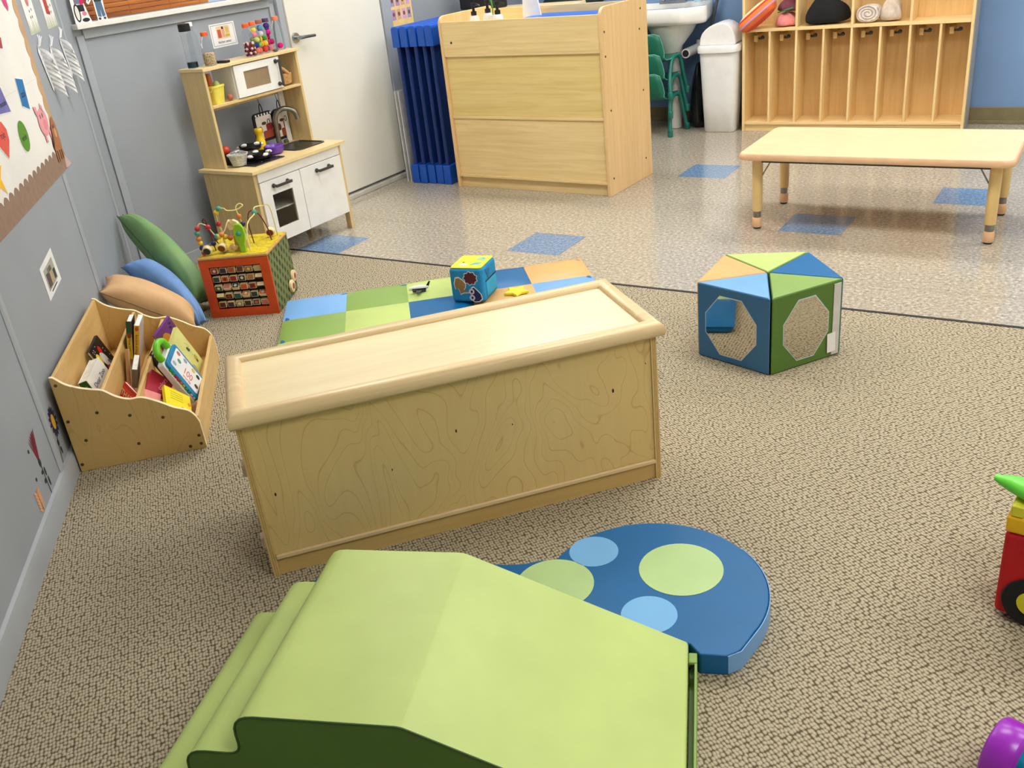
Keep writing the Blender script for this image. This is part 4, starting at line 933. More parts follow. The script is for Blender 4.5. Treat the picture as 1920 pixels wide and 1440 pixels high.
b = MB(); b.lathe([(0.036, 0), (0.050, 0.052), (0.056, 0.054), (0.056, 0.060), (0.049, 0.060), (0.034, 0.006), (0.01, 0.005)], seg=26); b.build('colander_body', plain('grey_white_plastic', (196, 196, 186), 0.4, var=0.2, vs=120), o)
o = T('toy_cutlery', 'crumpled silver toy cutlery lying in the colander', 'toy', kl(0.104, -0.20, ZW+0.056), 0)
b = MB()
for k in range(5): b.tube([(-0.03+0.01*k, -0.02, 0.006+0.002*k), (0.0+0.004*k, 0.0, 0.02), (0.03-0.008*k, 0.02-0.006*k, 0.010)], 0.0045, 8)
b.build('cutlery', plain('silver_plastic', (180, 182, 184), 0.3, 0.4), o)
o = T('toy_pot', 'black toy pot at the back of the hob under the red tomato', 'pot', kl(0.138, -0.075, KH+0.0166), 0)
b = MB(); b.lathe([(0.034, 0), (0.036, 0.004), (0.036, 0.040), (0.03, 0.043), (0.004, 0.0435)], seg=24); b.build('pot_body', bk, o)
o = T('play_tomato', 'glossy red toy tomato at the back left of the worktop', 'play food', kl(0.138, -0.075, KH+0.0166+0.044), 0)
b = MB(); b.ball((0, 0, 0.026), 0.026, 18, None, (1, 1, 0.95)); b.build('tomato_body', flat('tomato_red', (206, 66, 44), 0.25), o)
o = T('toy_bread', 'tan toy bread roll on the oven shelf behind the pane', 'play food', kl(0.135, -0.30, 0.2706), 30)
b = MB(); b.rings([[(x*k, y*k, z) for x, y in superpts(0.036, 0.026, 18, 3)] for k, z in ((0.8, 0), (1, 0.008), (1, 0.03), (0.7, 0.045), (0.3, 0.048))]); b.build('bread_body', flat('bread', (214, 160, 100), 0.7), o)

# framed picture card above the hutch
def card(name, label, cat, x, z, w, h, frame_xyz, rz, tilt=0.0): 
    o = T(name, label, cat, frame_xyz, rz); return o
o = T('picture_card', 'white laminated picture card on the grey wall above the play kitchen', 'sign', (CX+0.0006, 3.668, 1.064), 90)
b = MB(); b.box((0, -0.001, 0), (0.18, 0, 0.122)); b.build('sheet', M['paper'], o)
b = MB()
for a, c in (((0.009, 0.009), (0.171, 0.0105)), ((0.009, 0.1125), (0.171, 0.114)), ((0.009, 0.0105), (0.0105, 0.1125)), ((0.1695, 0.0105), (0.171, 0.1125))): b.box((a[0], -0.0014, a[1]), (c[0], -0.0011, c[1]))
b.build('border_line', M['ink'], o)
b = MB(); b.box((0.045, -0.0014, 0.042), (0.138, -0.0011, 0.106)); ph = b.build('photo', flat('photo_cream', (236, 208, 160)), o)
for x0, z0_, x1, z1_, c in ((0.05, 0.048, 0.075, 0.09, (196, 90, 60)), (0.08, 0.05, 0.10, 0.095, (226, 170, 140)), (0.083, 0.09, 0.096, 0.103, (60, 34, 30)), (0.104, 0.05, 0.134, 0.062, (200, 176, 60)), (0.11, 0.066, 0.132, 0.098, (224, 190, 110))):
    b = MB(); b.box((x0, -0.0017, z0_), (x1, -0.00145, z1_)); b.build('picture_patch', flat('pp_%d' % int(x0*1000+z0_*10000), c), ph)
WL = Matrix(((1, 0, 0, 0), (0, 0, -1, 0), (0, 1, 0, 0), (0, 0, 0, 1)))      # letters standing in the x-z plane, facing -y
lettering('caption', 'kitchen center', 0.020, Matrix.Translation((0.09, -0.0012, 0.026)) @ WL, M['ink'], o, sx=0.8)
# ------------------------------------------------------------------ what hangs on the slanted wall (x = distance from the corner, y = out of the wall)
def wallthing(name, label, cat, out=0.0006, group=None):
    return T(name, label, cat, (COR[0] + NX*out, COR[1] + NY*out, 0), WANG, group)
WR = Matrix(((-1, 0, 0, 0), (0, 0, 1, 0), (0, 1, 0, 0), (0, 0, 0, 1)))
def at(t, z, y=0.001): return Matrix.Translation((t, y, z)) @ WR
def sheet(par, name, pts, mt, y0=0.0, th=0.0006):
    b = MB(); b.prism(pts, y0, y0+th, 'y'); return b.build(name, mt, par)
def ell(t, z, a, c, n=28, rot=0.0):
    return [(t + a*math.cos(2*PI*k/n)*math.cos(rot) - c*math.sin(2*PI*k/n)*math.sin(rot), z + a*math.cos(2*PI*k/n)*math.sin(rot) + c*math.sin(2*PI*k/n)*math.cos(rot)) for k in range(n)]
mural_p = plain('mural_paper', (238, 235, 228), 0.75, var=0.02, vs=5, bump=0.15, bs=14)
m = wallthing('paper_mural', 'large white paper mural with brown scalloped border on the slanted grey wall', 'mural')
rt = [(0.795, 1.80), (0.800, 1.44), (0.805, 1.2), (0.80, 1.0), (0.81, 0.88), (0.80, 0.80)]
sheet(m, 'paper', [(2.75, 0.80), (2.75, 1.80)] + rt, mural_p)
b = MB(); b.prism([(2.75, 1.1342), (2.75, 1.1352), (0.81, 1.1502), (0.81, 1.1492)], 0.0006, 0.0009, 'y'); b.build('sheet_joint', plain('paper_joint', (216, 213, 206), 0.7), m)
tan_p = plain('kraft_border', (196, 160, 118), 0.75, var=0.05); brn_p = plain('brown_paper_border', (150, 122, 102), 0.75, var=0.06, vs=30)
pts = [(0.770, 0.80), (0.770, 1.80)]
z = 1.80
while z > 0.80:
    for k in range(7):
        a = k/6; pts.append((0.822 + 0.022*math.sin(PI*a), z - 0.072*a))
    z -= 0.072
sheet(m, 'side_border', pts, tan_p, 0.0009)
pts = [(2.75, 0.788), (0.70, 0.786), (0.70, 0.862)]
t_ = 0.70
pts = [(0.742, 0.787)]
while t_ < 2.72:
    for k in range(8):
        a = k/8; pts.append((0.765 + (t_-0.70) + 0.072*a, 0.858 + 0.024*math.sin(PI*a)**0.7))
    t_ += 0.072
pts += [(2.75, 0.858), (2.75, 0.787)]
sheet(m, 'scalloped_border', pts, brn_p, 0.0014)
b = MB(); b.prism([(0.776, 0.842), (0.690, 0.788), (0.742, 0.785), (0.795, 0.79)], 0.002, 0.0026, 'y'); b.build('curled_corner', plain('pinkish_paper', (206, 178, 166), 0.7), m)
def word(par, txt, t, z, s_, mt=None): lettering('handwriting', txt, s_, at(t, z, 0.00075), mt or M['ink'], par, 0.0002)
def cut(name, label, pts, c, txt=None, tz=None, sz=0.03, cat='paper cutout', y=0.0024):
    o = wallthing(name, label, cat, y, None)
    mt = flat('paper_' + name, c, 0.75)
    cx_ = sum(p[0] for p in pts)/len(pts); cz_ = sum(p[1] for p in pts)/len(pts)
    sheet(o, 'paper_rim', [(cx_ + (p[0]-cx_)*1.08, cz_ + (p[1]-cz_)*1.08) for p in pts], M['paper'], -0.0003, 0.0003)
    sheet(o, 'shape', pts, mt)
    if txt: word(o, txt, tz[0], tz[1], sz)
    return o
cut('paper_rectangle', 'bright blue paper rectangle on the white mural', [(1.147, 1.184), (1.050, 1.170), (1.078, 1.066), (1.170, 1.090)], (36, 120, 182), 'azul', (1.11, 1.125), 0.036)
cut('paper_trapezoid', 'violet paper trapezoid at the left of the blue rectangle', [(1.47, 1.192), (1.378, 1.186), (1.342, 1.095), (1.50, 1.108)], (112, 110, 176), 'morado', (1.41, 1.13), 0.026)
cut('paper_oval', 'leaf green paper oval below the blue rectangle', ell(1.282, 1.0, 0.062, 0.054), (92, 146, 40), 'verde', (1.283, 0.995), 0.03)
cut('paper_teardrop', 'salmon red paper teardrop left of the green oval', [(1.575, 1.078), (1.502, 1.086), (1.468, 1.055), (1.476, 1.02), (1.545, 0.971), (1.60, 1.015), (1.625, 1.05)], (228, 92, 76), 'rojo', (1.535, 1.045), 0.034)
st_ = [(1.745 + (0.088 if k % 2 == 0 else 0.036)*math.sin(2*PI*k/10), 0.948 + (0.075 if k % 2 == 0 else 0.03)*math.cos(2*PI*k/10)) for k in range(10)]
cut('paper_star', 'yellow paper star at the lower left of the mural', st_, (244, 190, 30))
cut('paper_petal', 'hot pink paper petal near the top of the mural', [(1.0, 1.48), (0.912, 1.46), (0.918, 1.415), (0.936, 1.402), (0.975, 1.424)], (214, 70, 128))
cut('paper_strip', 'brick red paper piece at the left edge of the mural', [(1.26, 1.34), (1.160, 1.325), (1.182, 1.29), (1.27, 1.30)], (170, 70, 66))
# pig and horse
o = wallthing('paper_pig', 'pink paper pig cutout at the lower right of the mural', 'paper cutout', 0.0036)
pk = flat('pig_pink', (232, 158, 164), 0.75)
sheet(o, 'body', ell(0.945, 0.998, 0.075, 0.052) , pk)
for e_ in ([(1.035, 1.068), (0.995, 1.062), (0.99, 1.03), (1.02, 1.03)], [(0.925, 1.068), (0.895, 1.050), (0.905, 1.03), (0.93, 1.04)]): sheet(o, 'ear', e_, pk)
for e_ in ([(0.985, 0.96), (0.965, 0.955), (0.955, 0.922), (0.985, 0.926)], [(0.905, 0.955), (0.880, 0.96), (0.862, 0.922), (0.895, 0.92)]): sheet(o, 'foot', e_, pk)
sheet(o, 'snout', ell(0.93, 0.985, 0.028, 0.02), flat('pig_snout', (222, 136, 146), 0.75), 0.0007, 0.0003)
for tt_ in (0.972, 0.935): sheet(o, 'eye', ell(tt_, 1.022, 0.005, 0.009, 12), M['ink'], 0.0007, 0.0003)
o = wallthing('paper_horse', 'brown paper horse cutout on the right border of the mural', 'paper cutout', 0.0050)
hb = flat('horse_brown', (172, 112, 66), 0.75)
sheet(o, 'body', [(0.835, 0.985), (0.800, 0.998), (0.775, 0.965), (0.770, 0.90), (0.782, 0.865), (0.90, 0.875), (0.905, 0.90), (0.865, 0.93), (0.862, 0.965)], hb)
for x in (0.79, 0.822, 0.862, 0.892): sheet(o, 'leg', [(x-0.008, 0.872), (x+0.008, 0.872), (x+0.011, 0.832), (x-0.003, 0.830)], hb)
sheet(o, 'mane', [(0.868, 0.965), (0.858, 0.972), (0.880, 0.905), (0.912, 0.882), (0.905, 0.91)], flat('horse_dark', (78, 44, 26), 0.75), 0.0007, 0.0003)
for tt_ in (0.836, 0.815): sheet(o, 'eye', ell(tt_, 0.962, 0.005, 0.008, 12), M['ink'], 0.0007, 0.0003)
sheet(o, 'muzzle', ell(0.815, 0.935, 0.02, 0.018), flat('horse_tan', (206, 164, 116), 0.75), 0.0007, 0.0003)

# two tall painted cards and three feathery paper leaves
def card_(label, t0, t1, c, big):
    o = wallthing('painted_card', label, 'artwork', 0.0008, 'painted cards beside the mural')
    sheet(o, 'card', [(t0, 1.30), (t1, 1.302), (t1, 1.66), (t0, 1.66)], mural_p)
    gr = flat('grass_green', (134, 158, 92), 0.8)
    rnd = random.Random(int(t0*100))
    for k in range(11):
        x = t0 - (t0-t1)*(0.06 + 0.088*k); h = rnd.uniform(0.025, 0.06)
        sheet(o, 'grass_blade', [(x-0.0045, 1.302), (x+0.0045, 1.302), (x + rnd.uniform(-.008, .008), 1.302+h)], gr, 0.0007, 0.0003)
    mt = flat('painted_red_%d' % big, c, 0.75); tc = (t0+t1)/2
    if big: sheet(o, 'painted_barn', [(tc+0.055, 1.36), (tc-0.015, 1.352), (tc-0.015, 1.60), (tc+0.06, 1.60)], mt, 0.0007, 0.0003)
    else:
        sheet(o, 'painted_bud', ell(tc, 1.425, 0.028, 0.022), mt, 0.0007, 0.0003); sheet(o, 'painted_bud', ell(tc-0.01, 1.47, 0.03, 0.03), mt, 0.0007, 0.0003)
    for x, z in ((tc+0.01, 1.372), (tc-0.02, 1.373), (tc+0.004, 1.395), (tc-0.035, 1.40)): sheet(o, 'ink_dot', ell(x-(0.03 if big else 0), z-0.01, 0.006, 0.006, 10), M['ink'], 0.0007, 0.0003)
card_('white painted card with pink bud and green grass, nearer the mural', 0.683, 0.498, (206, 118, 122), False)
card_('white painted card with red barn and green grass, nearer the corner', 0.338, 0.120, (182, 62, 44), True)
feather_p = plain('white_curled_paper', (240, 240, 242), 0.7, var=0.06, vs=40)
def feather(label, tc, z0_, z1_, wd):
    o = wallthing('paper_feather', label, 'paper craft', 0.001, 'curled white paper feathers')
    b = MB(); n = 8
    b.prism([(tc+wd*0.52, z1_-0.03), (tc+wd*0.35, z1_), (tc-wd*0.05, z0_+0.02), (tc+wd*0.12, z0_+0.005)], 0.002, 0.003, 'y'); b.build('spine_sheet', feather_p, o)
    for k in range(n):
        f = k/(n-1); zc = z1_ - 0.015 - f*(z1_-z0_-0.04); root = tc + wd*(0.42 - 0.40*f)
        Lg = wd*(0.52 + 0.30*math.sin(PI*f) + (0.08 if k % 2 else 0))*0.56; pts_ = []
        for q in range(6):
            a = q/5; pts_.append((root - Lg*a, 0.003 + 0.036*math.sin(PI*0.72*a), zc - 0.064*a))
        b = MB(); rs = []
        for q, (x, y, z) in enumerate(pts_):
            hw = 0.0085*math.sin(PI*(0.12+0.86*q/5))+0.001; rs.append([(x, y, z-hw), (x, y+0.0012, z-hw), (x, y+0.0012, z+hw), (x, y, z+hw)])
        b.rings(rs); b.build('barb', feather_p, o)
    for k in range(3):
        b = MB(); b.tube([(tc+wd*(0.36-0.1*k), 0.004, z1_-0.01), (tc+wd*(0.32-0.16*k), 0.012, z1_+0.02), (tc+wd*(0.2-0.2*k), 0.008, z1_+0.034-0.006*k)], 0.0018, 6); b.build('tendril', feather_p, o)
feather('curled white paper feather, nearest the mural of the three', 0.585, 1.065, 1.262, 0.16)
feather('curled white paper feather, middle of the three on the slanted wall', 0.365, 1.05, 1.245, 0.15)
feather('curled white paper feather, nearest the room corner', 0.125, 1.075, 1.262, 0.13)
# small framed picture and wall decals
o = wallthing('picture_card', 'small white laminated picture card low on the slanted wall above the bookshelf', 'sign', 0.0008)
sheet(o, 'sheet', [(1.628, 0.488), (1.404, 0.500), (1.414, 0.622), (1.630, 0.606)], M['paper'])
sheet(o, 'photo', [(1.596, 0.512), (1.440, 0.520), (1.446, 0.598), (1.596, 0.588)], flat('photo_grey', (176, 172, 160)), 0.0007, 0.0002)
for x0, z0_, w_, h_, c in ((1.58, 0.52, 0.05, 0.05, (92, 84, 74)), (1.525, 0.525, 0.035, 0.055, (196, 170, 130)), (1.48, 0.525, 0.03, 0.035, (60, 66, 60)), (1.55, 0.565, 0.06, 0.018, (126, 130, 120))):
    sheet(o, 'picture_patch', [(x0, z0_), (x0-w_, z0_), (x0-w_, z0_+h_), (x0, z0_+h_)], flat('pc_%d' % int(x0*1000), c), 0.001, 0.0002)
sheet(o, 'caption_line', [(1.565, 0.496+0.006), (1.47, 0.502+0.006), (1.47, 0.507+0.006), (1.565, 0.501+0.006)], M['ink'], 0.0007, 0.0002)
o = wallthing('flower_decal', 'dark blue daisy decal with yellow centre low on the slanted wall', 'wall decal', 0.0008)
nv = flat('navy_ink', (40, 36, 72), 0.7); gn = flat('dark_leaf', (36, 44, 40), 0.7)
for k in range(14):
    a = 2*PI*k/14; cxk, czk = 2.033 + 0.026*math.cos(a), 0.214 + 0.036*math.sin(a)
    sheet(o, 'petal', ell(cxk, czk, 0.016, 0.007, 12, math.atan2(0.036*math.sin(a), 0.026*math.cos(a))), nv, 0.0002*(k % 2), 0.0002)
sheet(o, 'flower_centre', ell(2.034, 0.214, 0.017, 0.026), flat('decal_yellow', (232, 180, 40), 0.7), 0.0006, 0.0002)
sheet(o, 'stem', [(2.045, 0.172), (2.048, 0.172), (2.082, 0.086), (2.079, 0.086)], gn)
sheet(o, 'leaf', ell(2.057, 0.148, 0.009, 0.011, 12), gn); sheet(o, 'leaf', ell(2.050, 0.118, 0.006, 0.013, 12), gn)
o = wallthing('flower_decal', 'dark red tulip decal with black leaves low on the slanted wall', 'wall decal', 0.0008)
rd = flat('dark_red_ink', (132, 26, 48), 0.7)
for k in range(6): 
    x = 2.306 - 0.013*k; sheet(o, 'petal', [(2.277, 0.196), (2.272, 0.196), (x-0.007, 0.272 + 0.004*k), (x, 0.292 - 0.003*abs(k-3))], rd, 0.0001*k, 0.0002)
sheet(o, 'calyx', ell(2.276, 0.195, 0.010, 0.013, 12), gn, 0.0009, 0.0002)
sheet(o, 'stem', [(2.276, 0.186), (2.273, 0.186), (2.270, 0.086), (2.273, 0.086)], gn)
for x, z, a_, c_ in ((2.283, 0.165, 0.010, 0.006), (2.258, 0.155, 0.005, 0.015), (2.283, 0.135, 0.010, 0.008), (2.252, 0.118, 0.005, 0.017)): sheet(o, 'leaf', ell(x, z, a_, c_, 12), gn)
for x, z in ((2.33, 0.262), (2.35, 0.178)): sheet(o, 'ink_dot', ell(x, z, 0.006, 0.006, 10), gn)
o = wallthing('flower_decal', 'pale orange fern leaf decal just above the skirting on the slanted wall', 'wall decal', 0.0008)
og = flat('peach_ink', (226, 164, 116), 0.7)
for k in range(6):
    z = 0.150 - 0.011*k
    for s_ in (-1, 1): sheet(o, 'leaflet', ell(2.383 + 0.014*s_, z+0.004, 0.014, 0.0045, 10, 0.6*s_), og)
sheet(o, 'stem', [(2.385, 0.160), (2.382, 0.160), (2.374, 0.088), (2.378, 0.088)], og)

# paper children standing on the window sill
o = T('paper_figure', 'paper cutout of a child in a wheelchair on the window sill, leftmost', 'paper cutout', (CX+0.026, 2.885, 1.2925), 90)
pg = M['paper']
b = MB(); b.prism([(-0.015, 0.0), (0.075, 0.0), (0.066, 0.03), (0.055, 0.09), (0.058, 0.16), (0.01, 0.17), (-0.012, 0.12)], -0.001, 0, 'y'); b.build('backing', pg, o)
def psh(par, n, pts, c, y=-0.0016): b = MB(); b.prism(pts, y, y+0.0004, 'y'); b.build(n, flat('pf_%d_%d_%d' % c, c), par)
psh(o, 'wheel', ell(0.008, 0.045, 0.016, 0.040, 20), (30, 30, 38)); psh(o, 'wheel_disc', ell(0.008, 0.045, 0.010, 0.032, 20), (226, 224, 212), -0.0021)
psh(o, 'shirt', [(0.005, 0.085), (0.05, 0.08), (0.05, 0.14), (0.005, 0.145)], (120, 120, 140)); psh(o, 'book', [(0.035, 0.078), (0.058, 0.085), (0.06, 0.12), (0.034, 0.118)], (200, 16, 96), -0.0021)
psh(o, 'trousers', [(0.02, 0.05), (0.05, 0.05), (0.05, 0.079), (0.015, 0.08)], (34, 34, 40)); psh(o, 'shoe', ell(0.045, 0.012, 0.020, 0.009, 14), (24, 24, 30)); psh(o, 'bag', ell(0.044, 0.040, 0.012, 0.010, 14), (224, 130, 150), -0.0021)
o = T('paper_figure', 'paper cutout of a standing child in jeans and green top on the window sill', 'paper cutout', (CX+0.026, 2.985, 1.2925), 90)
b = MB(); b.prism([(0.008, 0.0), (0.062, 0.0), (0.058, 0.04), (0.062, 0.10), (0.05, 0.17), (0.01, 0.17), (-0.03, 0.085), (-0.02, 0.075), (0.006, 0.10)], -0.001, 0, 'y'); b.build('backing', pg, o)
psh(o, 'jeans', [(0.014, 0.018), (0.032, 0.014), (0.034, 0.05), (0.037, 0.014), (0.055, 0.018), (0.05, 0.082), (0.014, 0.082)], (78, 110, 140)); psh(o, 'top', [(0.012, 0.0825), (0.052, 0.0825), (0.05, 0.15), (0.014, 0.15)], (24, 58, 44)); psh(o, 'sleeve', [(0.012, 0.135), (0.008, 0.115), (-0.022, 0.084), (-0.018, 0.094)], (20, 30, 30)); psh(o, 'shoe', ell(0.02, 0.008, 0.008, 0.006, 10), (60, 60, 66)); psh(o, 'shoe', ell(0.048, 0.008, 0.008, 0.006, 10), (60, 60, 66))

# ------------------------------------------------------------------ slanting book browser
BA = 44.5; BX, BYY = -2.772, 1.436
bt = birch('browser_birch', (218, 184, 116), (192, 154, 88), (4.2, 4.2, 1.4), 12.0, 0.16, 0.4)
bi = grain('browser_inside', (226, 190, 124), (196, 150, 84), (30, 4, 30), 0.5, 0.4)
be = plain('browser_edge', (244, 226, 182), 0.45, var=0.06, vs=40)
r = T('book_browser', 'birch book browser with wavy sides and three tiers against the slanted wall', 'bookshelf', (BX, BYY, 0), BA)
side = [(0, 0), (0, 0.352)] + [tuple(p[:2]) for p in smooth_path([(0.012, 0.349, 0), (0.040, 0.320, 0), (0.075, 0.300, 0), (0.112, 0.286, 0), (0.145, 0.275, 0), (0.178, 0.247, 0), (0.215, 0.229, 0), (0.256, 0.226, 0), (0.303, 0.200, 0), (0.345, 0.170, 0), (0.385, 0.150, 0), (0.404, 0.126, 0), (0.413, 0.10, 0)], 4)] + [(0.414, 0.0)]
for y0, y1 in ((0.0, 0.014), (0.771, 0.785)):
    b = MB(); b.prism(side, y0, y1, 'y', 0, None, 1); b.build('side_panel', [bt, be], r, sharp=50, bevel=0.0015)
def bp(name, a, c): b = MB(); b.box(a, c, 0); return b.build(name, [bi, be], r, bevel=0.002)
bp('back_panel', (0.001, 0.0142, 0.02), (0.013, 0.7708, 0.347)); bp('divider', (0.134, 0.0142, 0.02), (0.146, 0.7708, 0.272)); bp('divider', (0.232, 0.0142, 0.02), (0.244, 0.7708, 0.222)); bp('front_panel', (0.399, 0.0142, 0.0), (0.412, 0.7708, 0.118))
bp('bottom', (0.0135, 0.0142, 0.02), (0.1335, 0.7708, 0.13)); bp('bottom', (0.1465, 0.0142, 0.02), (0.2315, 0.7708, 0.10)); bp('bottom', (0.2445, 0.0142, 0.02), (0.3985, 0.7708, 0.032))
for x, z in ((0.014, 0.322), (0.013, 0.19), (0.010, 0.027), (0.108, 0.203), (0.204, 0.172), (0.303, 0.143), (0.047, 0.112), (0.204, 0.064), (0.399, 0.052), (0.399, 0.02), (0.362, 0.017)):
    b = MB(); b.lathe([(0.0055, 0), (0.0055, 0.0012), (0.003, 0.0028)], seg=12, M=Matrix.Translation((x, -0.0001, z)) @ Matrix.Rotation(R(90), 4, 'X')); b.build('bolt', M['screw'], r)
BF = Matrix.Translation((BX, BYY, 0)) @ Matrix.Rotation(R(BA), 4, 'Z')
pages = plain('book_pages', (240, 236, 226), 0.8, var=0.06, vs=90)
def book(label, c, u, v, w, h, th, cov, spine=None, name='picture_book'):
    o = T(name, label, 'book'); o.matrix_world = BF @ basis(c, u, v)
    cm = flat('cover_%d_%d_%d' % cov, cov, 0.4); sm = cm if spine is None else flat('cover_%d_%d_%d' % spine, spine, 0.4)
    e = 0.0016
    b = MB(); b.box((-w/2, -h/2, -e), (w/2, h/2, 0)); b.box((-w/2, -h/2, -th), (w/2, h/2, -th+e)); b.build('cover', cm, o)
    b = MB(); b.box((-w/2, -h/2, -th+e), (-w/2+e, h/2, -e)); b.build('spine', sm, o)
    b = MB(); b.box((-w/2+e, -h/2+0.002, -th+e), (w/2-0.002, h/2-0.002, -e)); b.build('pages', pages, o)
    return o
def patch(o, n, pts, c, z=0.0004): b = MB(); b.prism(pts, z-0.0003, z, 'z'); b.build(n, flat('ink_%d_%d_%d' % c, c, 0.45), o)
def say(o, txt, s_, x, y, c, rot=0, sx=1.0): lettering('title', txt, s_, Matrix.Translation((x, y, 0.0006)) @ Matrix.Rotation(R(rot), 4, 'Z'), flat('ink_%d_%d_%d' % c, c, 0.45), o, 0.0002, sx=sx)
o = book('black picture book with yellow oval and red figure in the back tier', (0.062, 0.46, 0.215), (0.259, 0.181, -0.949), (-0.166, -0.96, -0.228), .145, .105, .012, (18, 16, 18))
patch(o, 'yellow_oval', ell(-0.015, -0.030, 0.026, 0.014), (246, 212, 20)); patch(o, 'red_figure', ell(-0.035, 0.008, 0.016, 0.010), (206, 24, 30)); patch(o, 'white_figure', ell(0.004, 0.0, 0.034, 0.017, 24, 0.2), (220, 216, 210)); patch(o, 'red_figure', ell(0.045, -0.008, 0.02, 0.014, 20, 0.4), (170, 40, 34), 0.0007); patch(o, 'grey_figure', ell(0.035, 0.02, 0.022, 0.007, 20, 0.5), (110, 110, 120), 0.0007)
for k in range(14): patch(o, 'white_speck', ell(random.uniform(-.065, .06), random.uniform(-.045, .048), 0.0022, 0.0022, 8), (226, 226, 226), 0.0003)
o = book('white board book with green spine and blue lettering in the back tier', (0.092, 0.225, 0.225), (0.15, 0.97, 0.18), (0.25, -0.05, -0.95), .145, .105, .034, (232, 230, 222), (22, 104, 44), 'board_book')
say(o, 'Dear Zoo', 0.026, 0.0, 0.010, (40, 90, 130), 0); patch(o, 'brown_smudge', ell(0.035, -0.03, 0.012, 0.008), (140, 110, 90)); patch(o, 'brown_smudge', ell(-0.02, -0.028, 0.010, 0.006), (110, 100, 90))
lettering('spine_title', 'Dear Zoo', 0.016, Matrix.Translation((-.0728, 0.0, -0.017)) @ Matrix(((0, 0, -1, 0), (-1, 0, 0, 0), (0, 1, 0, 0), (0, 0, 0, 1))) @ Matrix.Rotation(R(180), 4, 'Z'), flat('spine_white', (226, 232, 226)), o, 0.0002)
o = book('red picture book with white block lettering low in the middle tier', (0.186, 0.135, 0.168), (0.50, -0.80, -0.30), (-0.45, -0.05, -0.89), .125, .075, .010, (206, 30, 34))
patch(o, 'white_panel', [(-.058, -.028), (0.056, -.028), (0.056, 0.026), (-.058, 0.026)], (226, 66, 58)); say(o, 'THAT', 0.034, -0.026, 0.0, (250, 248, 244), 0, 0.85); say(o, "IS", 0.034, 0.036, 0.0, (250, 248, 244), 0, 0.85)
# tall thin books standing in the middle tier, spines to us
def standing(label, c, u, v, th, h, depth, cov, txt=None, tc=(20, 20, 20), top=None, name='picture_book'):
    """spine face is u (thickness) by v (height); the book reaches back from it"""
    o = T(name, label, 'book'); o.matrix_world = BF @ basis(c, u, v)
    cm = flat('cover_%d_%d_%d' % cov, cov, 0.45); e = 0.0014
    b = MB(); b.box((-th/2, -h/2, -e), (th/2, h/2, 0)); b.build('spine', cm, o)
    b = MB(); b.box((-th/2, -h/2, -depth), (-th/2+e, h/2, -e)); b.box((th/2-e, -h/2, -depth), (th/2, h/2, -e)); b.build('cover', flat('cover_grey', (176, 170, 168)) if top is None else flat('cover_%d_%d_%d' % top, top), o)
    b = MB(); b.box((-th/2+e, -h/2+0.002, -depth+0.002), (th/2-e, h/2-0.002, -e)); b.build('pages', pages, o)
    if txt: lettering('spine_title', txt, th*0.62, Matrix.Translation((0, -h*0.05, 0.0005)) @ Matrix.Rotation(R(-90), 4, 'Z'), flat('ink_%d_%d_%d' % tc, tc), o, 0.0002, sx=0.9)
    return o
o = standing('yellow-spined tall book with green top standing left of its twin in the middle tier', (0.170, 0.44, 0.272), (0.97, 0.02, -0.20), (-0.20, -0.05, -0.975), .0185, .142, .105, (226, 186, 40), 'The Three Little', (60, 40, 20), (34, 30, 30))
patch(o, 'green_band', [(-.0092, 0.025), (.0092, 0.025), (.0092, 0.0748), (-.0092, 0.0748)], (30, 74, 40)); patch(o, 'red_badge', ell(0, 0.020, 0.0075, 0.011), (150, 60, 50), 0.0007)
o = standing('yellow-spined tall book with orange dot standing right of its twin in the middle tier', (0.193, 0.435, 0.260), (0.967, 0.002, -0.256), (-0.255, 0.0, -0.966), .0185, .138, .125, (232, 178, 48), 'first book of things', (110, 60, 20), (190, 178, 172))
patch(o, 'orange_dot', ell(0, 0.056, 0.006, 0.009), (190, 84, 30), 0.0007)
standing('thin tan-orange book standing alone at the front of the middle tier', (0.163, 0.31, 0.206), (0.972, 0.101, -0.212), (-0.165, -0.349, -0.923), .0105, .158, .08, (206, 148, 84), None, (0, 0, 0), (214, 190, 160))
standing('thick white board book with grey spine beside the thin tan book', (0.184, 0.288, 0.181), (0.959, 0.03, -0.277), (-0.27, 0.30, -0.90), .020, .088, .085, (150, 146, 138), None, (0, 0, 0), (96, 88, 84), 'board_book')
# front tier
o = book('purple picture book with orange creature leaning at the far end of the front tier', (0.280, 0.600, 0.195), (0.085, 0.541, -0.837), (-0.594, -0.647, -0.478), .17, .10, .010, (126, 62, 146))
patch(o, 'orange_creature', ell(0.01, -0.008, 0.06, 0.022, 24, 0.1), (242, 164, 60)); patch(o, 'pale_oval', ell(0.02, -0.036, 0.036, 0.011), (226, 216, 222), 0.0007)
for k in range(7): patch(o, 'dark_blot', ell(-0.06+0.02*k, 0.034 - 0.006*(k % 2), 0.009, 0.006, 12, 0.6), (70, 30, 90))
o = book('pale yellow-green picture book with bee drawing at the front right of the browser', (0.348, 0.50, 0.163), (0.281, 0.249, -0.927), (-0.181, -0.934, -0.306), .19, .098, .016, (222, 218, 130))
patch(o, 'dark_bee', ell(-0.005, 0.014, 0.013, 0.007, 14, 0.3), (70, 70, 40)); patch(o, 'dark_bee', ell(0.060, 0.018, 0.008, 0.006, 14), (96, 90, 40)); patch(o, 'grey_cloud', ell(0.06, -0.028, 0.02, 0.012), (170, 180, 140)); patch(o, 'ochre_flower', ell(0.045, 0.022, 0.012, 0.010), (200, 170, 60), 0.0003)
for k in range(8): patch(o, 'trail_dash', ell(-0.03+0.011*k, 0.022+0.006*math.sin(k), 0.0026, 0.0012, 8), (120, 110, 60), 0.0003)
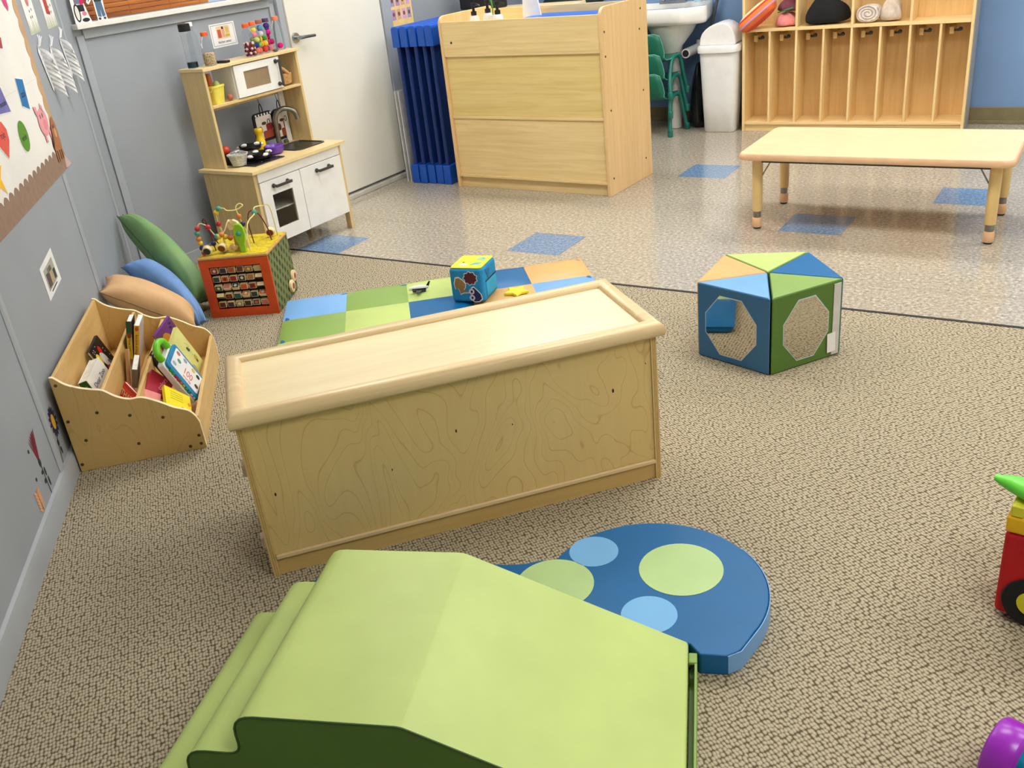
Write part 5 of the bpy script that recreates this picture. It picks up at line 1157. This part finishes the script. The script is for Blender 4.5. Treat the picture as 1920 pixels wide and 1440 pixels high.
# toy electronic book
o = T('toy_book', 'blue and white electronic toy book with green handle lying on the front tier', 'toy'); o.matrix_world = BF @ basis((0.366, 0.266, 0.182), (0.327, 0.164, -0.931), (-0.186, -0.954, -0.234))
b = MB(); b.prism(rrect(-.098, -.066, .098, .06, .010, 4), -0.036, -0.012); b.build('white_case', M['white_plastic'], o, bevel=0.003)
b = MB(); b.prism(rrect(-.093, -.058, .097, .060, .012, 4), -0.012, -0.001); b.build('blue_cover', flat('toy_blue', (28, 134, 186), 0.35), o, bevel=0.002)
b = MB(); b.prism(rrect(-.078, -.040, .082, .050, .006, 3), -0.001, 0.0); b.build('white_page', M['paper'], o)
lettering('title', '100', 0.040, Matrix.Translation((0.012, -0.004, 0.0003)), flat('coral', (226, 96, 80)), o, 0.0003, sx=0.9); lettering('title', 'words', 0.018, Matrix.Translation((0.014, -0.028, 0.0003)), flat('coral', (226, 96, 80)), o, 0.0003)
for x, y, c in ((-0.06, 0.035, (196, 110, 100)), (-0.045, 0.008, (90, 160, 110)), (-0.02, 0.038, (150, 170, 190)), (0.06, 0.034, (40, 40, 44)), (0.066, -0.012, (80, 60, 50)), (-0.062, -0.022, (160, 190, 210)), (0.03, 0.038, (230, 190, 90))): patch(o, 'small_picture', ell(x, y, 0.011, 0.008, 14), c, 0.0005)
for k, c in enumerate(((60, 170, 70), (60, 170, 70), (200, 30, 90), (226, 60, 40), (240, 130, 40), (240, 190, 50), (90, 190, 90), (60, 170, 130), (240, 240, 240), (240, 240, 240))):
    b = MB(); x = -0.066 + 0.0155*k; b.box((x, -0.0612, -0.0135), (x+0.010, -0.0575, -0.003)); b.build('colour_key', flat('key_%d_%d_%d' % c, c, 0.35), o)
b = MB(); b.tube(smooth_path([(-.097, -.040, -.020), (-.128, -.036, -.020), (-.145, 0.0, -.020), (-.128, .036, -.020), (-.097, .040, -.020)], 6), 0.0125, 12); b.build('handle', flat('toy_green', (112, 206, 30), 0.35), o)
o = book('thick dark red book titled colors at the near end of the front tier', (0.283, 0.182, 0.182), (0.62, 0.10, -0.78), (-0.152, -0.951, -0.269), .088, .105, .040, (170, 12, 46), None, 'board_book')
say(o, 'colors', 0.026, 0.008, 0.014, (236, 150, 160), 78); patch(o, 'brown_smudge', ell(0.03, 0.03, 0.009, 0.006), (150, 60, 40))
o = book('dark spiral-bound book with grey edge behind the red colors book', (0.268, 0.345, 0.190), (0.50, -0.62, -0.60), (-0.55, 0.20, -0.81), .125, .04, .012, (60, 56, 58))
for k in range(8): patch(o, 'binding_ring', [(-.056+.014*k, 0.008), (-.050+.014*k, 0.008), (-.050+.014*k, 0.018), (-.056+.014*k, 0.018)], (230, 226, 216))
patch(o, 'red_letters', [(-0.01, -0.012), (0.04, -0.012), (0.04, -0.004), (-0.01, -0.004)], (190, 50, 50))
o = book('bright yellow picture book low at the front corner of the book browser', (0.340, 0.128, 0.138), (0.62, 0.30, -0.72), (0.158, -0.91, -0.383), .105, .10, .014, (246, 226, 20))
for k in range(4): patch(o, 'text_line', [(-.03, 0.032-.012*k), (.02, 0.032-.012*k), (.02, 0.034-.012*k), (-.03, 0.034-.012*k)], (170, 150, 30))
patch(o, 'black_bee', ell(0.02, -0.034, 0.011, 0.005), (40, 30, 10)); patch(o, 'orange_mark', ell(0.045, 0.0, 0.006, 0.01), (226, 140, 40))
book('thin salmon pink book wedged under the red colors book', (0.262, 0.105, 0.172), (0.75, 0.2, -0.62), (-0.1, -0.85, -0.5), .06, .06, .008, (232, 140, 126))

# ------------------------------------------------------------------ cushions in the corner
def cushion(name, label, c, e1, e2, L1, L2, th, col, seed, taper=0.0, t0=0.0):
    e1 = Vector(e1).normalized(); e2 = Vector(e2); e2 = (e2 - e1*e2.dot(e1)).normalized(); nn = e1.cross(e2)
    o = T(name, label, 'cushion', c); rnd = random.Random(seed)
    b = MB(); n = 22; ph = [rnd.uniform(0, 6) for _ in range(6)]
    def P(i, j, s_):
        u, w = 2*i/n-1, 2*j/n-1
        pin = 1 - 0.07*(1-abs(u)**2)*abs(w)**3; pin2 = 1 - 0.07*(1-abs(w)**2)*abs(u)**3
        d = max(0.0, (1-abs(u)**2.6)*(1-abs(w)**2.6))**0.55
        wr = 0.006*math.sin(9*u+ph[0]+3*w) * (1-d) + 0.004*math.sin(14*w+ph[1]+5*u)*(1-d)
        return e1*(u*L1/2*pin2) + e2*((w+1)*L2/2*pin*(1-taper*(u+1)/2)*(1-t0*((1-u)/2)**2) - L2/2) + nn*(s_*(d*th/2) + wr*(1 if 0 < i < n and 0 < j < n else 0))
    top = [[b.bm.verts.new(P(i, j, 1)) for j in range(n+1)] for i in range(n+1)]
    bot = [[top[i][j] if i in (0, n) or j in (0, n) else b.bm.verts.new(P(i, j, -1)) for j in range(n+1)] for i in range(n+1)]
    for i in range(n):
        for j in range(n):
            b._f([top[i][j], top[i+1][j], top[i+1][j+1], top[i][j+1]]); b._f([bot[i][j], bot[i][j+1], bot[i+1][j+1], bot[i+1][j]])
    mt = plain('cushion_' + name + str(seed), col, 0.55, var=0.06, vs=9, bump=0.35, bs=22, spec=0.4)
    b.build('cover', mt, o, sharp=75)
    ed = [P(i, 0, 0) for i in range(n)] + [P(n, j, 0) for j in range(n)] + [P(n-i, n, 0) for i in range(n)] + [P(0, n-j, 0) for j in range(n)]
    b = MB(); b.tube(ed, 0.0028, 6, closed=True); b.build('piping', plain('piping_' + str(seed), tuple(x*0.62 for x in col), 0.6), o)
    return o
def corner_cushion(name, label, A, B, back, L2, th, col, seed, taper=0.0, t0=0.0):
    A, B = Vector(A), Vector(B); e1 = B-A; e2 = Vector(back); u = e1.normalized(); e2 = (e2 - u*e2.dot(u)).normalized()
    cushion(name, label, (A+B)/2 + e2*L2/2, e1, e2, e1.length, L2, th, col, seed, taper, t0)
corner_cushion('floor_cushion', 'large green floor cushion leaning on the wall in the corner', (-4.115, 2.735, 0.415), (-3.54, 2.62, 0.045), (0.12, 1.0, -0.02), 0.20, 0.20, (122, 160, 102), 1, 0.45, 0.85)
corner_cushion('floor_cushion', 'sky blue floor cushion in front of the green one in the corner', (-3.905, 2.540, 0.235), (-3.325, 2.452, 0.050), (0.05, 1.0, 0.02), 0.22, 0.18, (116, 156, 212), 2, 0.80, 0.55)
corner_cushion('floor_cushion', 'tan floor cushion between the book browser and the blue cushion', (-3.535, 2.165, 0.290), (-3.300, 2.415, 0.055), (-0.40, 0.42, 0.05), 0.24, 0.16, (218, 176, 126), 3, 0.5, 0.3)
# ------------------------------------------------------------------ wooden activity cube with bead maze
AX, AY, AA = -3.440, 2.618, 28.5
r = T('activity_cube', 'wooden activity cube with orange tile frame and bead maze on top', 'activity cube', (AX, AY, 0), AA)
AS, AH = 0.324, 0.292
orange = flat('orange_paint', (214, 78, 26), 0.4); natural = grain('natural_edge', (206, 162, 92), (170, 122, 58), (3, 40, 40), 0.5, 0.45)
b = MB(); f0, f1, g0, g1 = 0.040, AS-0.042, 0.038, AH-0.048
b.box((0, 0, 0), (f0, 0.012, AH-0.014)); b.box((f1, 0, 0), (AS, 0.012, AH-0.014)); b.box((f0, 0, 0), (f1, 0.012, g0)); b.box((f0, 0, g1), (f1, 0.012, AH-0.014))
b.build('orange_frame', orange, r)
b = MB(); b.box((f0, 0.036, g0), (f1, 0.040, g1)); b.build('dark_back', flat('cube_dark', (34, 22, 16)), r)
# green leafy side on the right, plain others
t = NT('green_leaf_panel'); v = t.coord((1, 30, 22), (R(35), 0, 0)); vo = t.n('ShaderNodeTexVoronoi'); vo.inputs['Scale'].default_value = 1.0; vo.inputs['Randomness'].default_value = 0.1; t.l(v, vo.inputs['Vector'])
t.base(t.ramp(vo.outputs['Distance'], [(0.0, (30, 38, 24)), (0.36, (34, 44, 28)), (0.42, (104, 118, 66)), (0.8, (124, 138, 80))])); leafy = t.set(0.45)
b = MB(); b.box((AS-0.012, 0.0122, 0), (AS, AS, AH-0.014)); b.build('leaf_panel', leafy, r)
b = MB(); b.box((0, 0.0122, 0), (0.012, AS, AH-0.014)); b.box((0.0122, AS-0.012, 0), (AS-0.0122, AS, AH-0.014)); b.build('side_panel', natural, r)
b = MB(); b.box((-0.003, -0.003, AH-0.0138), (AS+0.003, AS+0.003, AH)); b.build('top_board', natural, r, bevel=0.006)
t = NT('yellow_printed_top'); nz = t.noise(t.coord(), 16.0, 2.0, 0.5, 1.5)
t.base(t.ramp(nz, [(0.30, (108, 104, 30)), (0.40, (204, 178, 30)), (0.62, (232, 206, 40)), (0.7, (150, 170, 60))])); ytop = t.set(0.4)
b = MB(); b.box((0.006, 0.006, AH), (AS-0.006, AS-0.006, AH+0.0012)); b.build('printed_top', ytop, r)
# rows of turning letter tiles
rnd = random.Random(4)
tc_ = [(150, 30, 40), (196, 170, 110), (206, 120, 110), (176, 110, 80), (150, 150, 90), (40, 44, 70), (150, 100, 60), (40, 60, 60), (206, 180, 130), (60, 40, 30), (170, 110, 60), (120, 40, 40), (214, 90, 40), (206, 190, 60), (40, 100, 90), (110, 60, 44), (70, 40, 60)]
dx = (f1-f0)/6; dz = (g1-g0)/5
for j in range(5):
    zc = g1 - dz*(j+0.5)
    b = MB(); b.cyl((f0, 0.018, zc), (f1, 0.018, zc), 0.003, None, 8); b.build('rod', M['wood_light'], r)
    for i in range(6):
        xc = f0 + dx*(i+0.5); hw, hh = dx*0.41, dz*0.33; a = rnd.choice([0, 0, 12, -14, 55, 70, -50]) if j in (1, 2, 3) else rnd.choice([0, 6, -8])
        Mx = Matrix.Translation((xc, 0.018, zc)) @ Matrix.Rotation(R(a), 4, 'X')
        b = MB(); b.box((-hw, -0.009, -hh), (hw, 0.009, hh), None, Mx); tl = b.build('turning_tile', M['wood_light'], r, bevel=0.001)
        b = MB(); b.box((-hw*0.84, -0.0096, -hh*0.84), (hw*0.84, -0.0091, hh*0.84), None, Mx); b.build('tile_print', flat('tile_%d' % ((i*5+j*7) % len(tc_)), tc_[(i*5+j*7) % len(tc_)], 0.4), tl)
        if (i+j) % 2 == 0: b = MB(); b.prism([(q[0], q[1]) for q in ell(0, 0, hw*0.45, hh*0.5, 14)], -0.0101, -0.0097, 'y', None, Mx); b.build('tile_picture', flat('tilep_%d' % ((i*3+j) % 5), [(230, 210, 180), (220, 60, 50), (240, 220, 90), (200, 220, 200), (90, 40, 40)][(i*3+j) % 5]), tl)
# wheel cogs on the right side near the floor
for y, z, q in ((0.225, 0.05, 0.030), (0.275, 0.085, 0.028)):
    b = MB(); b.lathe([(q*0.9, 0.0), (q, 0.002), (q, 0.012), (q*0.9, 0.014)], seg=24, M=Matrix.Translation((AS+0.0005, y, z)) @ Matrix.Rotation(R(90), 4, 'Y')); cg = b.build('cog', M['wood_light'], r)
    b = MB(); b.lathe([(q*0.5, 0.0142), (q*0.5, 0.0155)], seg=18, M=Matrix.Translation((AS+0.0005, y, z)) @ Matrix.Rotation(R(90), 4, 'Y')); b.build('cog_print', flat('brick_print', (176, 84, 62)), cg)
# bead maze wires
def wire(c, pts, beads, nm):
    P = smooth_path(pts, 8)
    b = MB(); b.tube(P, 0.0028, 8); w = b.build('maze_wire', flat(nm, c, 0.35), r)
    for pos, cc in beads:
        p = P[min(len(P)-1, int(pos*(len(P)-1)))]
        b = MB(); b.ball(p, 0.0125, 14); b.build('bead', flat('bead_%d_%d_%d' % cc, cc, 0.3), w)
Z = AH
red, teal, org_, yel, nav = (186, 30, 52), (78, 152, 132), (214, 124, 50), (222, 190, 60), (22, 34, 72)
wire((232, 206, 150), [(0.03, 0.03, Z), (0.018, 0.035, Z+0.06), (0.015, 0.04, Z+0.11), (0.03, 0.05, Z+0.145), (0.06, 0.055, Z+0.13), (0.085, 0.06, Z+0.085), (0.105, 0.06, Z+0.078), (0.13, 0.07, Z+0.10), (0.15, 0.10, Z+0.13), (0.17, 0.13, Z)],
     [(0.03, red), (0.07, nav), (0.12, yel), (0.165, org_), (0.215, teal), (0.265, red), (0.47, red), (0.60, teal), (0.66, yel), (0.72, org_)], 'cream_wire')
wire((96, 30, 34), [(0.055, 0.10, Z), (0.05, 0.10, Z+0.05), (0.042, 0.10, Z+0.13), (0.035, 0.10, Z+0.155), (0.028, 0.10, Z+0.13), (0.06, 0.12, Z+0.04), (0.07, 0.13, Z)], [(0.14, nav)], 'maroon_wire')
wire((226, 216, 140), [(0.07, 0.20, Z), (0.06, 0.19, Z+0.10), (0.065, 0.19, Z+0.165), (0.10, 0.19, Z+0.172), (0.115, 0.19, Z+0.160), (0.16, 0.19, Z+0.160), (0.19, 0.20, Z+0.175), (0.17, 0.21, Z+0.182), (0.155, 0.20, Z+0.165), (0.165, 0.20, Z+0.11), (0.18, 0.20, Z+0.05), (0.19, 0.20, Z)],
     [(0.16, yel), (0.22, teal), (0.10, red), (0.80, org_), (0.86, nav)], 'lemon_wire')
wire((232, 206, 150), [(0.10, 0.11, Z), (0.098, 0.11, Z+0.10), (0.11, 0.11, Z+0.06), (0.135, 0.11, Z+0.055), (0.145, 0.11, Z+0.12), (0.16, 0.12, Z+0.09), (0.18, 0.12, Z+0.07), (0.20, 0.13, Z)], [(0.30, yel), (0.42, org_), (0.78, nav), (0.86, yel)], 'cream_wire')
wire((110, 24, 30), [(0.215, 0.17, Z), (0.21, 0.17, Z+0.10), (0.225, 0.18, Z+0.15), (0.26, 0.19, Z+0.13), (0.285, 0.195, Z+0.06), (0.29, 0.20, Z)], [], 'maroon_wire')
wire((226, 216, 140), [(0.235, 0.05, Z), (0.232, 0.055, Z+0.06), (0.235, 0.10, Z+0.12), (0.25, 0.16, Z+0.14), (0.235, 0.22, Z+0.155), (0.26, 0.26, Z+0.15), (0.29, 0.27, Z+0.14), (0.30, 0.27, Z)], [(0.48, teal)], 'lemon_wire')
# arch, flower post and sliding animals
b = MB(); b.rings([[(x+0.012*s0, y, z) for s0, y in ((-1, 0.105), (1, 0.105), (1, 0.125), (-1, 0.125))] for x, z in ((0.150, Z+0.09), (0.140, Z+0.115), (0.150, Z+0.135), (0.168, Z+0.125), (0.185, Z+0.09), (0.195, Z+0.05), (0.198, Z))]); b.build('wooden_arch', M['wood_light'], r)
b = MB(); b.box((0.165, 0.06, Z), (0.195, 0.085, Z+0.075)); b.build('post', natural, r, bevel=0.003)
lg_ = flat('lime_paint', (150, 206, 40), 0.35)
b = MB(); b.rings([[(x+0.015*s0*k, y, z) for s0, y in ((-1, 0.035), (1, 0.035), (1, 0.053), (-1, 0.053))] for x, z, k in ((0.208, Z, 0.9), (0.206, Z+0.04, 1.0), (0.206, Z+0.06, 1.5), (0.206, Z+0.085, 1.75), (0.206, Z+0.112, 1.6), (0.206, Z+0.13, 0.9), (0.206, Z+0.134, 0.5))]); fp = b.build('flower_post', lg_, r, bevel=0.004)
b = MB(); b.lathe([(0.010, 0), (0.012, 0.004), (0.006, 0.010)], seg=16, M=Matrix.Translation((0.206, 0.035, Z+0.09)) @ Matrix.Rotation(R(90), 4, 'X')); b.build('flower_centre', flat('teal_paint', (60, 150, 130)), fp)
for x, y, c in ((0.105, 0.045, (120, 62, 30)), (0.045, 0.02, (34, 50, 48)), (0.275, 0.24, (110, 26, 30))):
    b = MB(); b.lathe([(0.020, 0), (0.022, 0.003), (0.022, 0.018), (0.020, 0.021)], seg=18, M=Matrix.Translation((x, y, Z+0.024)) @ Matrix.Rotation(R(-70), 4, 'X')); an = b.build('sliding_animal', M['wood_light'], r)
    b = MB(); b.lathe([(0.016, 0.0), (0.016, 0.0012)], seg=18, M=Matrix.Translation((x, y-0.0013, Z+0.0238)) @ Matrix.Rotation(R(110), 4, 'X')); b.build('animal_print', flat('an_%d' % c[0], c), an)
b = MB(); b.tube(smooth_path([(0.14, 0.05, Z+0.012), (0.155, 0.05, Z+0.035), (0.165, 0.048, Z+0.016), (0.18, 0.046, Z+0.03)], 5), 0.007, 8); b.build('caterpillar', grain('pale_strip', (226, 190, 140), (180, 140, 90), (40, 40, 40)), r)

# ------------------------------------------------------------------ soft cube, star and plane on the play mat
MZ = 0.0485
r = T('soft_cube', 'bright blue plush cube with yellow top and sea creature patches on the play mat', 'plush cube', (-2.345, 3.030, MZ), 12.5)
cb_ = plain('plush_turquoise', (26, 140, 190), 0.75, var=0.08, vs=30, bump=0.25, bs=220); cy_ = plain('plush_lemon', (238, 232, 60), 0.7, var=0.05, vs=20, bump=0.2, bs=220)
cs, chh = 0.155, 0.155
b = MB(); b.box((0, 0, 0), (cs, cs*1.1, chh)); b.build('cube_body', cb_, r, bevel=0.016, seg=4)
b = MB(); b.prism(rrect(0.006, 0.006, cs-0.006, cs*1.1-0.006, 0.014, 4), chh-0.002, chh+0.003); b.build('yellow_top', cy_, r, bevel=0.002)
def fp_(n, pts, c, y=-0.0012, axis='y', par=None): b = MB(); b.prism(pts, y, y+0.0010, axis); return b.build(n, flat('patch_%d_%d_%d' % c, c, 0.7), par or r)
fish = [(0.030, 0.110), (0.045, 0.112), (0.062, 0.10), (0.072, 0.085), (0.070, 0.070), (0.062, 0.060), (0.085, 0.048), (0.060, 0.046), (0.045, 0.040), (0.044, 0.050), (0.038, 0.065), (0.026, 0.062), (0.022, 0.085)]
def grow(p, k): cx_ = sum(q[0] for q in p)/len(p); cz_ = sum(q[1] for q in p)/len(p); return [(cx_+(x-cx_)*k, cz_+(z-cz_)*k) for x, z in p]
fp_('patch_edge', grow(fish, 1.14), (232, 228, 214), -0.001); o = fp_('fish_patch', fish, (148, 116, 66), -0.0018)
bugs = [(0.098 + (0.026 if k % 2 == 0 else 0.032)*math.cos(2*PI*k/18), 0.112 + (0.024 if k % 2 == 0 else 0.030)*math.sin(2*PI*k/18)) for k in range(18)]
fp_('patch_edge', grow(bugs, 1.13), (226, 224, 220), -0.001); fp_('bug_patch', bugs, (86, 20, 36), -0.0018)
cat_ = [(0.100, 0.066), (0.110, 0.070), (0.124, 0.056), (0.138, 0.040), (0.142, 0.020), (0.128, 0.008), (0.108, 0.006), (0.098, 0.015), (0.104, 0.030), (0.096, 0.045)]
fp_('patch_edge', grow(cat_, 1.16), (226, 228, 226), -0.001); fp_('creature_patch', cat_, (26, 34, 80), -0.0018)
for z in (0.052, 0.024):
    fp_('eye_patch', ell(0.098, z, 0.013, 0.013, 18), (206, 196, 210), -0.0026); fp_('pupil', ell(0.099, z, 0.005, 0.006, 12), (30, 20, 40), -0.0032)
for pts, c in (([(0.03, 0.035), (0.07, 0.03), (0.075, 0.055), (0.035, 0.06)], (226, 214, 206)), ([(0.085, 0.04), (0.125, 0.05), (0.13, 0.075), (0.10, 0.07)], (110, 176, 196)), ([(0.09, 0.11), (0.13, 0.10), (0.135, 0.13), (0.10, 0.14)], (150, 206, 190)), ([(0.04, 0.068), (0.055, 0.07), (0.04, 0.078)], (60, 60, 40)), ([(0.112, 0.128), (0.12, 0.12), (0.124, 0.134)], (60, 80, 40))):
    b = MB(); b.prism(pts, chh+0.003, chh+0.004); b.build('top_patch', flat('patch_%d_%d_%d' % c, c, 0.7), r)
b = MB(); b.box((cs-0.002, 0.03, 0.02), (cs+0.004, 0.15, 0.085)); b.build('pocket_flap', plain('plush_sky', (52, 164, 208), 0.75, bump=0.2, bs=220), r, bevel=0.004)
b = MB(); b.box((cs-0.001, 0.03, 0.0852), (cs+0.002, 0.155, 0.090)); b.build('pocket_slit', flat('deep_navy', (10, 20, 36)), r)
b = MB(); b.prism([(0.035, 0.14), (0.06, 0.092), (0.09, 0.13)], cs-0.001, cs+0.0015, 'x'); b.build('slanted_seam', plain('plush_deep', (16, 110, 160), 0.75), r)
sp5 = [((0.060 if k % 2 == 0 else 0.032)*math.cos(2*PI*k/10), (0.060 if k % 2 == 0 else 0.032)*math.sin(2*PI*k/10)) for k in range(10)]
b = MB(); b.prism(sp5, 0.0, 0.016)
o = b.build('plush_star', cy_, bevel=0.006, seg=3); o.location = (-2.122, 3.205, MZ); o.rotation_euler = (0, 0, R(15)); tag(o, 'small yellow plush star lying by the blue cube on the play mat', 'toy')
r = T('toy_airplane', 'small white and black toy airplane on the lime square of the play mat', 'toy airplane', (-2.575, 3.095, MZ), 30)
b = MB(); b.tube([(-0.046, 0, 0.010), (-0.040, 0, 0.015), (-0.020, 0, 0.018), (0.02, 0, 0.019), (0.044, 0, 0.020)], [0.004, 0.009, 0.012, 0.012, 0.006], 12); b.build('fuselage', M['white_plastic'], r)
b = MB(); b.box((-0.03, -0.0125, 0.012), (0.034, -0.0115, 0.019)); b.build('window_band', flat('dark_teal', (30, 50, 48)), r)
b = MB(); b.prism([(0.03, 0.022), (0.046, 0.024), (0.056, 0.046), (0.048, 0.046)], -0.002, 0.002, 'y'); b.build('tail_fin', M['ink'], r)
b = MB(); b.prism([(-0.008, -0.045), (0.008, -0.042), (0.018, 0), (0.008, 0.042), (-0.008, 0.045), (-0.012, 0)], 0.009, 0.012); b.box((-0.03, -0.008, 0), (0.03, 0.008, 0.009)); b.build('wings', flat('dark_grey_toy', (70, 74, 70)), r)

# ------------------------------------------------------------------ at the right edge of the picture
r = T('fabric_truck', 'red fabric fire truck toy bag with black felt wheels at the right edge', 'toy truck', (-0.070, 1.882, 0), -6)
rd_ = plain('red_felt', (196, 18, 24), 0.8, var=0.06, vs=20, bump=0.3, bs=260); yl_ = plain('yellow_felt', (240, 188, 20), 0.8, var=0.05, bump=0.3, bs=260); bl_ = plain('black_felt', (22, 22, 24), 0.85, var=0.15, bump=0.3, bs=260)
b = MB(); b.box((0, 0, 0.012), (0.46, 0.16, 0.226)); b.build('truck_body', rd_, r, bevel=0.012, seg=3)
b = MB(); b.box((-0.001, -0.001, 0.226), (0.461, 0.161, 0.268)); b.build('yellow_band', yl_, r, bevel=0.008)
b = MB(); b.box((0.03, 0.006, 0.268), (0.43, 0.155, 0.305)); b.build('cab', bl_, r, bevel=0.012)
b = MB(); b.box((0.005, 0.0, 0.268), (0.03, 0.150, 0.295)); b.build('cab_trim', flat('lemon_trim', (226, 220, 60)), r, bevel=0.004)
for x in (0.074, 0.36):
    b = MB(); b.lathe([(0.060, 0), (0.062, 0.003), (0.060, 0.007)], seg=30, M=Matrix.Translation((x, -0.0005, 0.064)) @ Matrix.Rotation(R(90), 4, 'X')); w = b.build('wheel', bl_, r)
    b = MB(); b.lathe([(0.031, 0.0072), (0.030, 0.0095)], seg=24, M=Matrix.Translation((x, -0.0005, 0.064)) @ Matrix.Rotation(R(90), 4, 'X')); b.build('hub', flat('hub_yellow', (226, 214, 40)), w)
b = MB(); b.tube(smooth_path([(0.035, 0.125, 0.305), (0.045, 0.125, 0.355), (0.09, 0.125, 0.385), (0.17, 0.125, 0.395), (0.26, 0.125, 0.36), (0.28, 0.125, 0.305)], 5), 0.010, 10); b.build('carry_strap', bl_, r)
o = T('snack_pouch', 'bright green crinkly pouch lying on top of the red fabric truck', 'pouch', (-0.070, 1.877, 0.3062), -6)
gp = flat('neon_green', (110, 226, 70), 0.35)
Mp = Matrix.Rotation(R(10), 4, 'Y') @ Matrix.Rotation(R(-16), 4, 'X')
b = MB()
for s_ in (0,):
    rs = []
    for k in range(9):
        u = k/8; hh = 0.026*math.sin(PI*min(1, max(0.0, u*0.96+0.02)))**0.5
        cx_ = -0.045 + 0.26*u; wv_ = 0.006 + 0.085*min(1, u*1.6)
        rs.append([Mp @ Vector((cx_, 0.05 + wv_*math.cos(2*PI*j/16), 0.024 + hh*math.sin(2*PI*j/16))) for j in range(16)])
    b.rings(rs)
b.build('pouch_body', gp, o)
b = MB(); b.rings([[Mp @ Vector((x, 0.05 + w*math.cos(2*PI*j/16)*0.6, 0.026 + h*abs(math.sin(2*PI*j/16)))) for j in range(16)] for x, w, h in ((0.045, 0.05, 0.022), (0.06, 0.075, 0.0275), (0.17, 0.085, 0.0275), (0.19, 0.06, 0.02))]); b.build('dark_label', flat('forest_label', (22, 84, 50), 0.4), o)
r = T('wheeled_toy', 'toy with purple wheel and turquoise axle at the bottom right corner', 'toy', (0.0, 1.43, 0), 0)
pu = flat('purple_plastic', (158, 40, 190), 0.28); tq = flat('turquoise_plastic', (24, 150, 180), 0.28)
ax = Vector((0.95, -0.30, 0)).normalized()
Mw = Matrix.Translation((-0.022, 1.424-1.43, 0.066)) @ Vector((0, 0, 1)).rotation_difference(ax).to_matrix().to_4x4()
b = MB(); b.lathe([(0.046, 0.0), (0.060, 0.003), (0.065, 0.009), (0.065, 0.050), (0.061, 0.056), (0.05, 0.058), (0.048, 0.045), (0.018, 0.045)], seg=36, M=Mw); b.build('wheel', pu, r, sharp=60)
b = MB(); b.lathe([(0.022, 0.0455), (0.022, 0.068), (0.030, 0.070), (0.034, 0.085), (0.034, 0.20), (0.030, 0.21)], seg=24, M=Mw); b.build('axle', tq, r)
Mw2 = Mw @ Matrix.Translation((0, 0, 0.21))
b = MB(); b.lathe([(0.05, 0.0), (0.066, 0.003), (0.072, 0.009), (0.072, 0.046), (0.066, 0.052), (0.05, 0.054)], seg=36, M=Mw2); b.build('wheel', pu, r, sharp=60)
